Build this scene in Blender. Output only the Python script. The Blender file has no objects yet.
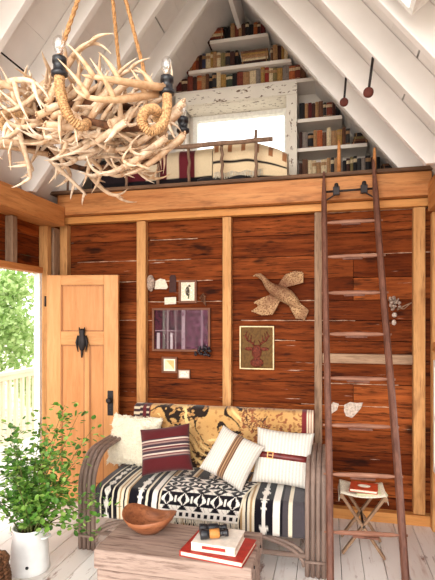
import bpy, bmesh, math, random
from mathutils import Vector, Matrix, noise
R = random.Random(7)
S = bpy.context.scene
COL = S.collection
PI = math.pi
V = Vector

# ------------------------------------------------------------------ camera
F = 470.0; CX = 217.5; HY = 318.0; CH = 1.6
YAW = math.atan(110.5 / F); CS, SN = math.cos(YAW), math.sin(YAW)
cd = bpy.data.cameras.new('camera'); cam = bpy.data.objects.new('camera', cd); COL.objects.link(cam)
cam.location = (0, 0, CH); cam.rotation_euler = (PI/2, 0, YAW)
cd.sensor_fit = 'AUTO'; cd.sensor_width = 36; cd.lens = F * 36 / 580
cd.shift_y = (HY - 290) / 580; cd.clip_start = .05
S.camera = cam

def ray(px, py):
    a = (px - CX) / F; b = (HY - py) / F
    return V((a*CS - SN, a*SN + CS, b))
def at(px, py, Y):            # the point of the room plane y = Y seen at a pixel
    d = ray(px, py); return V((0, 0, CH)) + d * (Y / d.y)
def atz(px, py, z):
    d = ray(px, py); return V((0, 0, CH)) + d * ((z - CH) / d.z)

# ------------------------------------------------------------------ colour and materials
def lin(c):
    c = [x/255 for x in c]
    return [x/12.92 if x <= .04045 else ((x+.055)/1.055)**2.4 for x in c]
def rgba(c): return (*lin(c), 1)
class NT:
    def __init__(s, name):
        s.m = bpy.data.materials.new(name); s.m.use_nodes = True
        s.t = s.m.node_tree; s.n = s.t.nodes; s.b = s.n['Principled BSDF']
    def new(s, ty, **k):
        n = s.n.new(ty)
        for a, v in k.items():
            if a.startswith('i_'): n.inputs[a[2:].replace('_', ' ')].default_value = v
            else: setattr(n, a, v)
        return n
    def link(s, a, b): s.t.links.new(a, b)
    def mix(s, f, a, b, mode='MIX'):
        n = s.n.new('ShaderNodeMix'); n.data_type = 'RGBA'; n.blend_type = mode
        for i, v in ((0, f), (6, a), (7, b)):
            if hasattr(v, 'node'): s.link(v, n.inputs[i])
            else: n.inputs[i].default_value = v
        return n.outputs[2]
    def ramp(s, f, stops):
        n = s.n.new('ShaderNodeValToRGB'); e = n.color_ramp.elements
        while len(e) < len(stops): e.new(.5)
        for q, (p, c) in zip(e, stops):
            q.position = p; q.color = c if len(c) == 4 else rgba(c)
        s.link(f, n.inputs[0]); return n.outputs[0]
    def noise(s, vec, scale, detail=4, rough=.55):
        n = s.new('ShaderNodeTexNoise'); n.inputs['Scale'].default_value = scale
        n.inputs['Detail'].default_value = detail; n.inputs['Roughness'].default_value = rough
        if vec is not None: s.link(vec, n.inputs['Vector'])
        return n.outputs[0]
    def coords(s, scale=(1, 1, 1), rnd=False):
        c = s.new('ShaderNodeTexCoord'); m = s.new('ShaderNodeMapping')
        m.inputs['Scale'].default_value = scale; s.link(c.outputs['Object'], m.inputs[0])
        return m.outputs[0]
    def bump(s, h, st=.3, d=.01):
        b = s.new('ShaderNodeBump'); b.inputs['Strength'].default_value = st; b.inputs['Distance'].default_value = d
        s.link(h, b.inputs['Height']); s.link(b.outputs[0], s.b.inputs['Normal'])
    def done(s, col, rough=.6, spec=.3, metal=0):
        if hasattr(col, 'node'): s.link(col, s.b.inputs['Base Color'])
        else: s.b.inputs['Base Color'].default_value = rgba(col) if len(col) == 3 else col
        s.b.inputs['Roughness'].default_value = rough
        s.b.inputs['Specular IOR Level'].default_value = spec; s.b.inputs['Metallic'].default_value = metal
        return s.m
W1 = (1, 1, 1, 1); K0 = (0, 0, 0, 1)

def wood(name, c1, c2, dark, axis='x', grain=1.0, rough=.6, knots=.35, plank=False, pale=None, spec=.25):
    t = NT(name)
    k = {'x': (1.2, 14, 14), 'y': (14, 1.2, 14), 'z': (14, 14, 1.2)}[axis]
    v = t.coords(k)
    if plank:
        a = t.new('ShaderNodeAttribute', attribute_name='rnd')
        ad = t.new('ShaderNodeVectorMath', operation='MULTIPLY_ADD')
        t.link(a.outputs['Color'], ad.inputs[0]); ad.inputs[1].default_value = (40, 40, 40); t.link(v, ad.inputs[2]); v = ad.outputs[0]
    n1 = t.noise(v, 1.6*grain, 6, .65)
    c = t.ramp(n1, [(.3, c1), (.7, c2)])
    if plank:
        sp = t.new('ShaderNodeSeparateColor'); t.link(a.outputs['Color'], sp.inputs[0])
        c = t.mix(sp.outputs[0], c, t.mix(1.0, c, (.40, .30, .26, 1), 'MULTIPLY'))
    n2 = t.noise(v, 4.5*grain, 5, .7)
    c = t.mix(t.ramp(n2, [(.50, K0), (.72, (knots*2, knots*2, knots*2, 1))]), c, rgba(dark))
    k2 = {'x': (1.0, 3.2, 3.2), 'y': (3.2, 1.0, 3.2), 'z': (3.2, 3.2, 1.0)}[axis]
    v2 = t.coords(k2); n3 = t.noise(v2, 2.3, 3, .6)
    c = t.mix(t.ramp(n3, [(.60, K0), (.70, (knots*1.5,)*3 + (1,))]), c, rgba(dark))
    if pale:
        n4 = t.noise(t.coords({'x': (1.5, 9, 26), 'y': (9, 1.5, 9), 'z': (9, 9, 1.5)}[axis]), 2.1, 4, .6)
        c = t.mix(t.ramp(n4, [(.70, K0), (.76, (.8, .8, .8, 1))]), c, rgba(pale))
    t.bump(n2, .25, .006)
    return t.done(c, rough, spec)

def plain(name, c, rough=.6, spec=.3, metal=0, var=.12, scale=30):
    t = NT(name); n = t.noise(t.coords(), scale, 3)
    d = tuple(x*(1-var) for x in c)
    l = tuple(min(255, x*(1+var*.5)) for x in c)
    return t.done(t.ramp(n, [(.35, d), (.65, l)]), rough, spec, metal)

def attr_mat(name, rough=.85, bump=0, bscale=300, spec=.15, fuzz=0):
    t = NT(name); a = t.new('ShaderNodeAttribute', attribute_name='Col')
    n = t.noise(t.coords(), bscale, 2)
    c = t.mix(.35, a.outputs['Color'], t.mix(1.0, a.outputs['Color'], t.ramp(n, [(.3, (.6, .6, .6, 1)), (.7, (1.25, 1.25, 1.25, 1))]), 'MULTIPLY'))
    if bump: t.bump(n, bump, .004)
    m = t.done(c, rough, spec)
    if fuzz: t.b.inputs['Sheen Weight'].default_value = fuzz
    return m

def paint(name, c, wear, amt=.62, rough=.55, axis='x', chip=None, fine=1.0):
    t = NT(name)
    k = {'x': (1, 6, 6), 'y': (6, 1, 6), 'z': (6, 6, 1)}[axis]
    n = t.noise(t.coords(k), 2.5*fine, 6, .7)
    base = t.ramp(t.noise(t.coords(), 3, 3), [(.3, tuple(x*.94 for x in c)), (.7, c)])
    col = t.mix(t.ramp(n, [(amt, K0), (amt+.1, (.75, .75, .75, 1))]), base, rgba(wear))
    if chip:
        n2 = t.noise(t.coords({'x': (2, 5, 5), 'y': (5, 2, 5), 'z': (5, 5, 2)}[axis]), 11*fine, 4, .6)
        col = t.mix(t.ramp(n2, [(.60, K0), (.63, W1)]), col, rgba(chip))
    return t.done(col, rough, .3)

def pane_mat(name, tint=(255, 255, 255), gl=.04):
    t = NT(name); o = t.n['Material Output']
    tr = t.new('ShaderNodeBsdfTransparent'); tr.inputs[0].default_value = rgba(tint)
    g = t.new('ShaderNodeBsdfGlossy'); g.inputs['Roughness'].default_value = .02
    m = t.new('ShaderNodeMixShader'); m.inputs[0].default_value = gl
    t.link(tr.outputs[0], m.inputs[1]); t.link(g.outputs[0], m.inputs[2]); t.link(m.outputs[0], o.inputs[0])
    return t.m

def leaf_mat(name, rough=.45):
    t = NT(name); o = t.n['Material Output']
    a = t.new('ShaderNodeAttribute', attribute_name='Col')
    t.link(a.outputs['Color'], t.b.inputs['Base Color']); t.b.inputs['Roughness'].default_value = rough
    tl = t.new('ShaderNodeBsdfTranslucent'); t.link(a.outputs['Color'], tl.inputs[0])
    m = t.new('ShaderNodeMixShader'); m.inputs[0].default_value = .35
    t.link(t.b.outputs[0], m.inputs[1]); t.link(tl.outputs[0], m.inputs[2]); t.link(m.outputs[0], o.inputs[0])
    return t.m

M = {}
M['plank'] = wood('red_brown_plank', (102, 44, 19), (176, 95, 46), (28, 14, 10), 'x', 1.0, .7, .55, True, (206, 184, 164), .06)
M['plank_y'] = wood('red_brown_plank_side', (112, 45, 15), (194, 100, 42), (34, 16, 10), 'y', 1.0, .65, .5, True, None, .1)
M['stud'] = wood('tan_stud_wood', (186, 130, 76), (212, 160, 104), (124, 76, 42), 'z', 1, .6, .34)
M['old_stud'] = wood('grey_weathered_wood', (122, 92, 72), (166, 136, 110), (70, 48, 36), 'z', 1.2, .7, .4)
M['old_board'] = wood('grey_weathered_board', (128, 96, 74), (182, 150, 122), (80, 52, 36), 'x', 1.2, .7, .3)
M['beam'] = wood('honey_beam_wood', (176, 108, 58), (208, 146, 90), (104, 58, 30), 'x', .9, .55, .3)
M['beam_y'] = wood('honey_beam_wood_side', (184, 114, 60), (212, 148, 90), (122, 68, 34), 'y', .9, .55, .25)
M['trimw'] = wood('light_trim_wood', (196, 128, 66), (220, 160, 94), (140, 82, 40), 'x', .9, .55, .2)
M['darkboard'] = wood('dark_loft_edge_wood', (84, 58, 42), (128, 96, 72), (44, 30, 24), 'x', 1, .7, .3)
M['door'] = wood('golden_door_wood', (200, 136, 80), (220, 162, 106), (152, 94, 50), 'z', .9, .45, .14)
M['door_x'] = wood('golden_door_rail_wood', (200, 136, 80), (220, 162, 106), (152, 94, 50), 'x', .9, .45, .14)
M['panel'] = wood('golden_panel_wood', (194, 128, 74), (214, 152, 98), (146, 90, 48), 'z', 1.1, .45, .12)
M['mould'] = wood('darker_door_moulding', (160, 104, 62), (186, 128, 82), (120, 74, 42), 'z', 1, .5, .2)
M['iron'] = plain('dark_iron', (46, 40, 40), .5, .4, .6)
M['rust'] = plain('rusty_iron', (92, 42, 32), .6, .3, .2)
M['black'] = plain('black_plastic', (26, 26, 32), .35, .5)
M['ceil'] = paint('white_ceiling_paint', (240, 234, 229), (214, 204, 194), .68, .6, 'y')
M['rafter'] = paint('white_rafter_paint', (242, 236, 231), (216, 206, 197), .70, .55, 'x')
M['shelf'] = paint('white_shelf_paint', (232, 222, 212), (205, 190, 175), .68, .5, 'x')
M['casing'] = paint('peeling_white_paint', (233, 225, 212), (205, 190, 170), .6, .6, 'x', (112, 88, 70), .8)
M['casing_z'] = paint('peeling_white_paint_upright', (233, 225, 212), (205, 190, 170), .6, .6, 'z', (112, 88, 70), .8)
M['white'] = plain('white_window_paint', (240, 238, 232), .5, .3, 0, .05)
M['pane'] = pane_mat('window_glass')
M['picglass'] = pane_mat('picture_glass', (255, 255, 255), .002)
M['bulbglass'] = pane_mat('bulb_glass', (250, 250, 250), .22)
M['ladder'] = wood('worn_red_brown_ladder_wood', (84, 50, 38), (124, 82, 66), (54, 30, 24), 'z', 1, .55, .25, False)
M['rung'] = wood('worn_rung_wood', (124, 80, 62), (168, 124, 102), (78, 46, 38), 'x', 1, .6, .25, False, (206, 176, 150))
M['rattan'] = wood('grey_bent_rattan', (120, 100, 90), (152, 130, 118), (84, 66, 58), 'z', .7, .5, .2)
M['rattan_x'] = wood('grey_rattan_crosswise', (120, 100, 90), (152, 130, 118), (84, 66, 58), 'x', .7, .5, .2)
M['chest'] = wood('weathered_chest_wood', (132, 110, 98), (180, 157, 143), (80, 56, 48), 'x', .8, .75, .46, False, (196, 176, 162))
M['chest_z'] = M['chest']
M['bowl'] = wood('turned_bowl_wood', (120, 68, 42), (170, 108, 72), (78, 42, 28), 'x', .8, .35, .35)
M['antler'] = None
M['rope'] = plain('tan_rope', (186, 138, 92), .9, .1, 0, .3, 160)
M['raffia'] = plain('raffia_wrap', (192, 150, 106), .85, .15, 0, .3, 120)
M['bark'] = plain('brown_branch', (104, 70, 50), .8, .2, 0, .4, 30)
M['twig'] = wood('grey_brown_stick', (104, 78, 62), (150, 120, 98), (66, 46, 38), 'z', 1, .7, .3)
M['cloth'] = attr_mat('woven_cloth', .9, .35, 260, .1, .2)
M['knit'] = attr_mat('white_knit', .95, .5, 200, .1, .2)
M['print'] = attr_mat('printed_paper', .7, 0, 90, .2)
M['leather'] = plain('dark_red_leather', (106, 34, 32), .4, .4, 0, .2)
M['brass'] = plain('brass', (170, 130, 80), .3, .5, .8)
M['canvas'] = plain('cream_canvas', (222, 212, 192), .9, .1, 0, .1, 90)
M['stoolwood'] = wood('stool_wood', (122, 92, 70), (160, 128, 100), (88, 60, 46), 'z', 1, .55, .2)
M['paper'] = plain('book_pages', (232, 218, 196), .85, .1, 0, .1, 120)
M['enamel'] = plain('white_enamel', (240, 240, 238), .25, .5, 0, .04, 8)
M['soil'] = plain('plant_soil', (92, 66, 50), .95, .1, 0, .4, 60)
M['leaf'] = leaf_mat('plant_leaf')
M['tleaf'] = leaf_mat('tree_leaf', .7)
M['stem'] = plain('green_brown_stem', (98, 104, 56), .7, .2, 0, .2)
M['wicker'] = plain('brown_wicker', (112, 76, 52), .7, .2, 0, .35, 80)
M['porch'] = paint('porch_floor_paint', (226, 220, 212), (180, 164, 150), .6, .6, 'y')
M['rail'] = paint('cream_rail_paint', (226, 212, 182), (206, 190, 158), .6, .6, 'y')
M['bounce_ground'] = plain('pale_bounce_ground', (214, 206, 190), .9, .1, 0, .2, 3)  # made-up pale ground colour, bounces neutral daylight up to the ceiling
M['framewood'] = wood('brown_frame_wood', (96, 58, 40), (130, 84, 58), (60, 34, 26), 'x', 1.4, .5, .2)
M['gilt'] = plain('pale_gilt', (206, 184, 140), .4, .4, .2, .1)
M['stone'] = plain('pale_stone', (168, 146, 132), .9, .1, 0, .3, 60)
M['darkwall'] = plain('dark_gap', (30, 16, 10), .95, .05)

t = NT('antler_bone'); oi = t.new('ShaderNodeObjectInfo'); a = t.new('ShaderNodeAttribute', attribute_name='Col')
n = t.noise(t.coords((1, 1, 1)), 26, 4)
c = t.mix(t.ramp(n, [(.42, K0), (.75, (.75, .75, .75, 1))]), a.outputs['Color'], t.mix(1., a.outputs['Color'], rgba((206, 170, 134)), 'MULTIPLY'))
c = t.mix(oi.outputs['Random'], c, t.mix(1., c, rgba((226, 206, 184)), 'MULTIPLY'))
M['antler'] = t.done(c, .5, .35)

# painted floor boards: white paint worn through to reddish wood
t = NT('worn_white_floor'); a = t.new('ShaderNodeAttribute', attribute_name='rnd')
sp = t.new('ShaderNodeSeparateColor'); t.link(a.outputs['Color'], sp.inputs[0])
c = t.mix(sp.outputs[0], rgba((246, 240, 236)), rgba((228, 218, 212)))
n = t.noise(t.coords((9, .9, 1)), 2.2, 6, .7)
c = t.mix(t.ramp(n, [(.56, K0), (.72, (.8, .8, .8, 1))]), c, rgba((196, 170, 158)))
n = t.noise(t.coords((4, 1.1, 1)), 2.6, 6, .7)
c = t.mix(t.ramp(n, [(.60, K0), (.68, (.85, .85, .85, 1))]), c, rgba((128, 82, 66)))
M['floor'] = t.done(c, .5, .35)

# ------------------------------------------------------------------ mesh helpers
def box(bm, c, s, m=None):
    r = bmesh.ops.create_cube(bm, size=1)['verts']
    T = Matrix.Translation(V(c)) @ (m.to_4x4() if m else Matrix.Identity(4)) @ Matrix.Diagonal((*s, 1))
    bmesh.ops.transform(bm, matrix=T, verts=r); return r
def box2(bm, a, b):
    a, b = V(a), V(b); return box(bm, (a+b)/2, b-a)
def tube(bm, pts, rad, seg=8, cap=True):
    pts = [V(p) for p in pts]; n = len(pts)
    if not hasattr(rad, '__len__'): rad = [rad]*n
    ref = None; rings = []
    for i, p in enumerate(pts):
        d = (pts[min(i+1, n-1)] - pts[max(i-1, 0)]).normalized()
        if ref is None:
            ref = V((0, 0, 1)) if abs(d.z) < .9 else V((1, 0, 0))
        u = (ref - d*ref.dot(d)).normalized(); w = d.cross(u); ref = u
        rings.append([bm.verts.new(p + (u*math.cos(k*2*PI/seg) + w*math.sin(k*2*PI/seg))*rad[i]) for k in range(seg)])
    for i in range(n-1):
        for k in range(seg):
            f = bm.faces.new((rings[i][k], rings[i][(k+1) % seg], rings[i+1][(k+1) % seg], rings[i+1][k])); f.smooth = True
    if cap: bm.faces.new(rings[0][::-1]); bm.faces.new(rings[-1])
    return [v for r in rings for v in r]
def lathe(bm, prof, c=(0, 0, 0), seg=32, sx=1, sy=1, wave=None):
    rings = []
    for i, (r, z) in enumerate(prof):
        q = []
        for k in range(seg):
            a = k*2*PI/seg; dz = wave(a, i/(len(prof)-1)) if wave else 0
            q.append(bm.verts.new((c[0]+r*math.cos(a)*sx, c[1]+r*math.sin(a)*sy, c[2]+z+dz)))
        rings.append(q)
    for i in range(len(rings)-1):
        for k in range(seg):
            f = bm.faces.new((rings[i][k], rings[i][(k+1) % seg], rings[i+1][(k+1) % seg], rings[i+1][k])); f.smooth = True
    bm.faces.new(rings[0][::-1]); bm.faces.new(rings[-1])
def prism(bm, poly, y0, y1):      # polygon in XZ pushed along Y
    a = [bm.verts.new((x, y0, z)) for x, z in poly]; b = [bm.verts.new((x, y1, z)) for x, z in poly]
    n = len(poly); bm.faces.new(a); bm.faces.new(b[::-1])
    for i in range(n): bm.faces.new((a[i], b[i], b[(i+1) % n], a[(i+1) % n]))
def ball(bm, c, r, s=(1, 1, 1), sub=2):
    v = bmesh.ops.create_icosphere(bm, subdivisions=sub, radius=r)['verts']
    bmesh.ops.transform(bm, matrix=Matrix.Translation(V(c)) @ Matrix.Diagonal((*s, 1)), verts=v)
    for q in v:
        for f in q.link_faces: f.smooth = True
    return v
def grid(bm, fn, nu, nv, closed_v=False):
    g = [[bm.verts.new(fn(i/nu, j/nv)) for j in range(nv + (0 if closed_v else 1))] for i in range(nu+1)]
    w = len(g[0])
    for i in range(nu):
        for j in range(nv):
            f = bm.faces.new((g[i][j], g[i+1][j], g[i+1][(j+1) % w], g[i][(j+1) % w])); f.smooth = True
    return g
def colour(o, fn):                # fn(vertex index, co) -> sRGB
    at_ = o.data.attributes.new('Col', 'FLOAT_COLOR', 'POINT')
    for i, v in enumerate(o.data.vertices):
        at_.data[i].color = (*lin(fn(i, v.co)), 1)
WLOC = {}
def obj(name, bm, mat, parent=None, bevel=0, base=True, keep=None):
    """link the bmesh (built in room coordinates) as ONE mesh object"""
    bmesh.ops.recalc_face_normals(bm, faces=bm.faces[:]) if keep is None else None
    me = bpy.data.meshes.new(name)
    if parent is not None:
        off = WLOC[parent.name]
    elif base and len(bm.verts):
        xs = [v.co for v in bm.verts]
        off = V(((min(c.x for c in xs)+max(c.x for c in xs))/2, (min(c.y for c in xs)+max(c.y for c in xs))/2, min(c.z for c in xs)))
    else: off = V((0, 0, 0))
    bmesh.ops.translate(bm, verts=bm.verts[:], vec=-off)
    bm.to_mesh(me); bm.free()
    o = bpy.data.objects.new(name, me); COL.objects.link(o)
    if parent is not None: o.parent = parent
    else: o.location = off
    WLOC[o.name] = off if parent is None else off
    for m_ in (mat if isinstance(mat, (list, tuple)) else [mat]): me.materials.append(m_)
    if bevel:
        b = o.modifiers.new('bevel', 'BEVEL'); b.width = bevel; b.segments = 2; b.limit_method = 'ANGLE'
    return o
def tag(o, label, cat, group=None):
    o['label'] = label; o['category'] = cat
    if group: o['group'] = group
    return o
def thing(name, label, cat, loc, group=None):
    o = bpy.data.objects.new(name, None); COL.objects.link(o); o.location = loc; o.empty_display_size = .05
    WLOC[o.name] = V(loc); return tag(o, label, cat, group)
def struct(name, bm, mat, parent=None, bevel=0):
    o = obj(name, bm, mat, parent, bevel, base=False)
    if parent is None: o['kind'] = 'structure'
    return o
def B(): return bmesh.new()
def planks(name, spans, mat, axis):
    """spans: list of (lo, hi) boxes; one mesh, one random tint per board"""
    bm = B(); ids = []
    for k, (a, b) in enumerate(spans):
        for v in box2(bm, a, b): ids.append(k)
    o = struct(name, bm, mat, None, .002)
    rr = random.Random(len(spans)); val = [rr.random() for _ in spans]
    A = o.data.attributes.new('rnd', 'FLOAT_COLOR', 'POINT')
    for i, k in enumerate(ids): A.data[i].color = (val[k], (val[k]*7.3) % 1, (val[k]*3.7) % 1, 1)
    return o
_tn = [0]
def trim(bm, mat, bevel=.004):
    _tn[0] += 1; return struct('trim_%d' % _tn[0], bm, mat, None, bevel)

# ------------------------------------------------------------------ the room
XL, XR, YW, YS = -2.42, .78, 3.95, 3.88       # side walls, plank face, stud face
XM = -.84; SL = 1.244; ZU, ZD = 4.70, 4.45     # ridge x, slope, upper and lower rafter lines at the ridge
Y0 = .9; YF = -.6
# floor
sp = []; x = XL - .1
while x < XR + .1:
    sp.append(((x+.002, YF, -.03), (min(x+.135, XR+.1), 1.4, 0)) if R.random() < .4 else ((x+.002, YF, -.03), (min(x+.135, XR+.1), 4.02, 0)))
    if sp[-1][1][1] < 2: sp.append(((x+.002, 1.403, -.03), (min(x+.135, XR+.1), 4.02, 0)))
    x += .137
planks('floor', sp, M['floor'], 'y')
bm = B(); box2(bm, (XL-.1, YF, -.08), (XR+.1, 4.05, -.035)); struct('floor_underlay', bm, M['darkwall'])
# back wall of horizontal planks
sp = []; z = .0; rr = random.Random(3)
while z < 2.7:
    h = .176 + rr.uniform(-.012, .014); j = rr.choice([None, None, None, None, -1.55, -.42, .2, None, -.95])
    dy = rr.uniform(-.004, .004); zz = min(z+h, 2.7)
    xs = [XL-.1] + ([j] if j else []) + [XR+.1]
    for a, b in zip(xs, xs[1:]): sp.append(((a+.0015, YW+dy, z+.002), (b-.0015, YW+.03, zz-.0025)))
    z += h
planks('wall_back', sp, M['plank'], 'x')
bm = B(); box2(bm, (XL-.1, YW+.03, 0), (XR+.1, YW+.05, 2.70)); struct('wall_back_sheathing', bm, M['darkwall'])
bm = B(); rs = random.Random(4); zs_ = sorted({round(q[1][2], 4) for q in sp})
for zq in zs_[3:-1]:
    for _ in range(rs.choice([1, 1, 2])):
        xa = rs.uniform(XL, XR-.6); xb = xa + rs.uniform(.3, 1.1); n = int((xb-xa)/.05)
        tube(bm, [(xa+(xb-xa)*i/n, YW-.0005, zq+.0022+rs.uniform(-.0015, .0015)) for i in range(n+1)], [rs.uniform(.001, .0045) for _ in range(n+1)], 5)
struct('wall_back_seam_filler', bm, plain('old_pale_filler', (196, 168, 144), .9, .1, 0, .3, 20))
# left wall: opening for the door y 2.94..3.62, z 0..1.99
DY0, DY1, DZ = 2.90, 3.76, 1.99
sp = []; z = 0
while z < 2.6:
    zz = min(z+.178, 2.6)
    if zz < DZ+.05: segs = [(Y0, DY0), (DY1, YW-.005)]
    else: segs = [(Y0, YW-.005)]
    z_ = max(z, DZ+.003) if len(segs) == 1 and z < DZ else z
    for a, b in segs: sp.append(((XL-.12, a, z_+.002), (XL-.085, b, zz-.003)))
    z += .178
planks('wall_left', sp, M['plank_y'], 'y')
# right wall: window y 2.45..3.60, z .46..1.29
WY0, WY1, WZ0, WZ1 = 2.45, 3.765, .46, 1.29
sp = []; z = 0; zs = [0, .155, .31, .46, .64, .82, 1.0, 1.15, 1.29, 1.47, 1.65, 1.83, 2.01, 2.19, 2.37, 2.55, 2.66]
for a, b in zip(zs, zs[1:]):
    for y0, y1 in ([(Y0, WY0), (WY1, YW-.005)] if a >= WZ0-.01 and b <= WZ1+.01 else [(Y0, YW-.005)]):
        sp.append(((XR+.07, y0, a+.002), (XR+.10, y1, b-.003)))
planks('wall_right', sp, M['plank_y'], 'y')

# studs and plates of the back wall
def stud(px0, px1, z0, z1, mat, y0=YS, y1=YW-.004):
    bm = B(); a, b = at(px0, 318, y0).x, at(px1, 318, y0).x
    box2(bm, (a, y0, z0), (b, y1, z1)); return trim(bm, mat)
stud(59.5, 67, .085, 2.455, M['stud'])
stud(136.5, 145.5, .085, 2.455, M['stud'])
stud(222.5, 231, .085, 2.455, M['stud'])
stud(314.5, 322, .085, 2.455, M['old_stud'])
stud(413.5, 425.5, .085, 2.455, M['stud'])
bm = B(); box2(bm, (XL-.05, YS-.01, 0), (XR+.05, YW-.004, .08)); o = struct('baseboard_back', bm, M['trimw'], None, .004)
bm = B(); box2(bm, (XL+.02, YS-.012, 2.46), (XR-.03, YW-.004, 2.52)); trim(bm, M['trimw'])
a, b = at(322.5, 354, YS+.01), at(413, 364, YS+.01)
bm = B(); box2(bm, (a.x, YS+.01, 1.6-46*3.7/470), (b.x, YW-.004, 1.6-36.5*3.7/470)); trim(bm, M['old_board'])
# loft edge: fascia beam, boards of the loft floor
bm = B(); box2(bm, (XL+.04, 3.80, 2.525), (XR-.02, YW+.0, 2.708)); trim(bm, M['beam'], .006)
bm = B(); box2(bm, (XL-.02, 3.77, 2.71), (XR+.02, 4.80, 2.738)); struct('loft_floor', bm, M['darkboard'], None, .004)
# corner posts and side plates
bm = B(); box2(bm, (XL-.08, 3.70, 0), (XL+.005, 3.765, 2.415)); trim(bm, M['stud'])
bm = B(); box2(bm, (XL-.055, 3.592, 0), (XL-.0, 3.630, DZ-.002)); trim(bm, M['white'])
bm = B(); box2(bm, (XL-.08, 3.78, 0), (XL+.02, 3.875, 2.415)); trim(bm, M['old_stud'])
bm = B(); box2(bm, (XL-.085, Y0, 2.42), (XL+.12, 3.795, 2.595)); trim(bm, M['beam_y'], .006)
bm = B(); box2(bm, (XR-.05, Y0, 2.40), (XR+.07, 3.795, 2.615)); trim(bm, M['beam_y'], .006)
bm = B(); box2(bm, (XL-.083, 2.6, DZ), (XL+.01, 3.63, DZ+.05)); trim(bm, M['beam_y'])
bm = B(); box2(bm, (XL-.08, 3.25, DZ+.053), (XL-.01, 3.31, 2.415)); trim(bm, M['old_stud'])
bm = B(); box2(bm, (XL-.08, 2.83, 0), (XL+.005, 2.895, DZ-.002)); trim(bm, M['stud'])
for y in (1.2, 2.0): 
    bm = B(); box2(bm, (XL-.08, y, 0), (XL-.0, y+.06, 2.415)); trim(bm, M['stud'])
for y in (3.785, 1.9, 1.2):
    bm = B(); box2(bm, (XR-.02, y, 0), (XR+.065, y+.075, 2.395)); trim(bm, M['stud'])
bm = B(); box2(bm, (XR-.02, 2.40, WZ1+.06), (XR+.065, 3.78, WZ1+.13)); trim(bm, M['beam_y'])
# roof: boards running along the ridge, both slopes, skylight in the right one
YB, YG = 4.45, 4.72
RAF = (3.85, 3.36, 2.83, 2.38, 1.70, 1.04)
def roof(side):
    nx = V((side*1, 0, -SL)).normalized(); nrm = V((side*SL, 0, 1)).normalized(); top = V((XM, 0, ZU))
    seams = (0, .235, .47, .705, .94, 1.24, 1.46, 1.68, 1.90, 2.118, 2.36, 2.6, 2.78) if side > 0 else (0, .21, .42, .63, .844, 1.09, 1.34, 1.6, 1.848, 2.1, 2.35, 2.6, 2.78)
    ys = (Y0, 1.75, 2.25) + RAF[3::-1] + (4.85,)
    bm = B(); bd = B()
    def slab(m, s0, s1, y0, y1, n0, n1):
        q = [m.verts.new(top + nx*ss + nrm*dn + V((0, yy, 0))) for dn in (n0, n1) for (ss, yy) in ((s0, y0), (s1, y0), (s1, y1), (s0, y1))]
        for f in ((3, 2, 1, 0), (4, 5, 6, 7), (0, 1, 5, 4), (1, 2, 6, 5), (2, 3, 7, 6), (3, 0, 4, 7)): m.faces.new([q[i] for i in f])
    for k in range(len(seams)-1):
        s0, s1 = seams[k], seams[k+1]
        for y0, y1 in zip(ys, ys[1:]):
            if side > 0 and 1.23 < s0 < 2.1 and y0 == 1.75: continue
            wide = (side > 0 and abs(s1-2.118) < .01 and y0 in (2.38, 2.83)) or (side < 0 and abs(s1-1.848) < .01 and y0 in (2.25, 2.38)) or (side < 0 and abs(s1-.844) < .01 and y0 == 3.36)
            slab(bm, s0+.0006, s1-(.011 if wide else .0006), y0, y1, 0, .025)
            slab(bd, s0, s1, y0, y1, .027, .04)
    o = struct('ceiling', bm, M['ceil']); struct('roof_deck', bd, M['darkwall'])
roof(-1); roof(1)
bm = B(); box2(bm, (XM-.02, Y0, ZD-.04), (XM+.02, YG-.003, ZU-.03)); trim(bm, M['rafter'])
for i, y in enumerate(RAF):
    zb = 2.742 if i == 0 else 2.62
    for s in (-1, 1):
        e = 1.575
        xl = (ZD - zb)/SL
        poly = [(XM+s*.021, ZD-SL*.021), (XM+s*.021, ZU-.004-SL*.021), (XM+s*e, max(ZU-.004-SL*e, zb+.002)), (XM+s*e, zb), (XM+s*xl, zb)]
        if s < 0: poly = poly[::-1]
        bm = B(); prism(bm, poly, y-.025, y+.025); trim(bm, M['rafter'], .004)
# skylight
def slope_pt(X, Y, up=0): return V((X, Y, ZU - SL*(X-XM) + up))
sk = struct('window_2', (lambda bm: bm)(B()), M['white']); 
WLOC[sk.name] = V((0, 0, 0))
bm = bmesh.new()
ang = math.atan(SL); rot = Matrix.Rotation(ang, 3, 'Y')
s0, s1 = 1.175, 1.88; d_ = V((1, 0, -SL)).normalized()
def sp_(s, y, n=0): return V((XM, y, ZU)) + d_*s + V((SL, 0, 1)).normalized()*n
for (a, b, yy0, yy1) in ((1.242, 1.267, 1.752, 2.248), (2.091, 2.116, 1.752, 2.248), (1.267, 2.091, 1.752, 1.777), (1.267, 2.091, 2.223, 2.248)):
    c = sp_((a+b)/2, (yy0+yy1)/2, -.055); box(bm, c, (b-a, yy1-yy0, .20), rot)
for (a, b, yy0, yy1) in ((1.267, 1.30, 1.777, 2.223), (2.058, 2.091, 1.777, 2.223), (1.30, 2.058, 1.777, 1.81), (1.30, 2.058, 2.19, 2.223)):
    c = sp_((a+b)/2, (yy0+yy1)/2, .02); box(bm, c, (b-a, yy1-yy0, .035), rot)
bm.to_mesh(sk.data); bm.free()
bm = B(); box(bm, sp_(1.679, 2.0, .02), (.756, .378, .006), rot); struct('pane', bm, M['pane'], sk)

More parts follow.
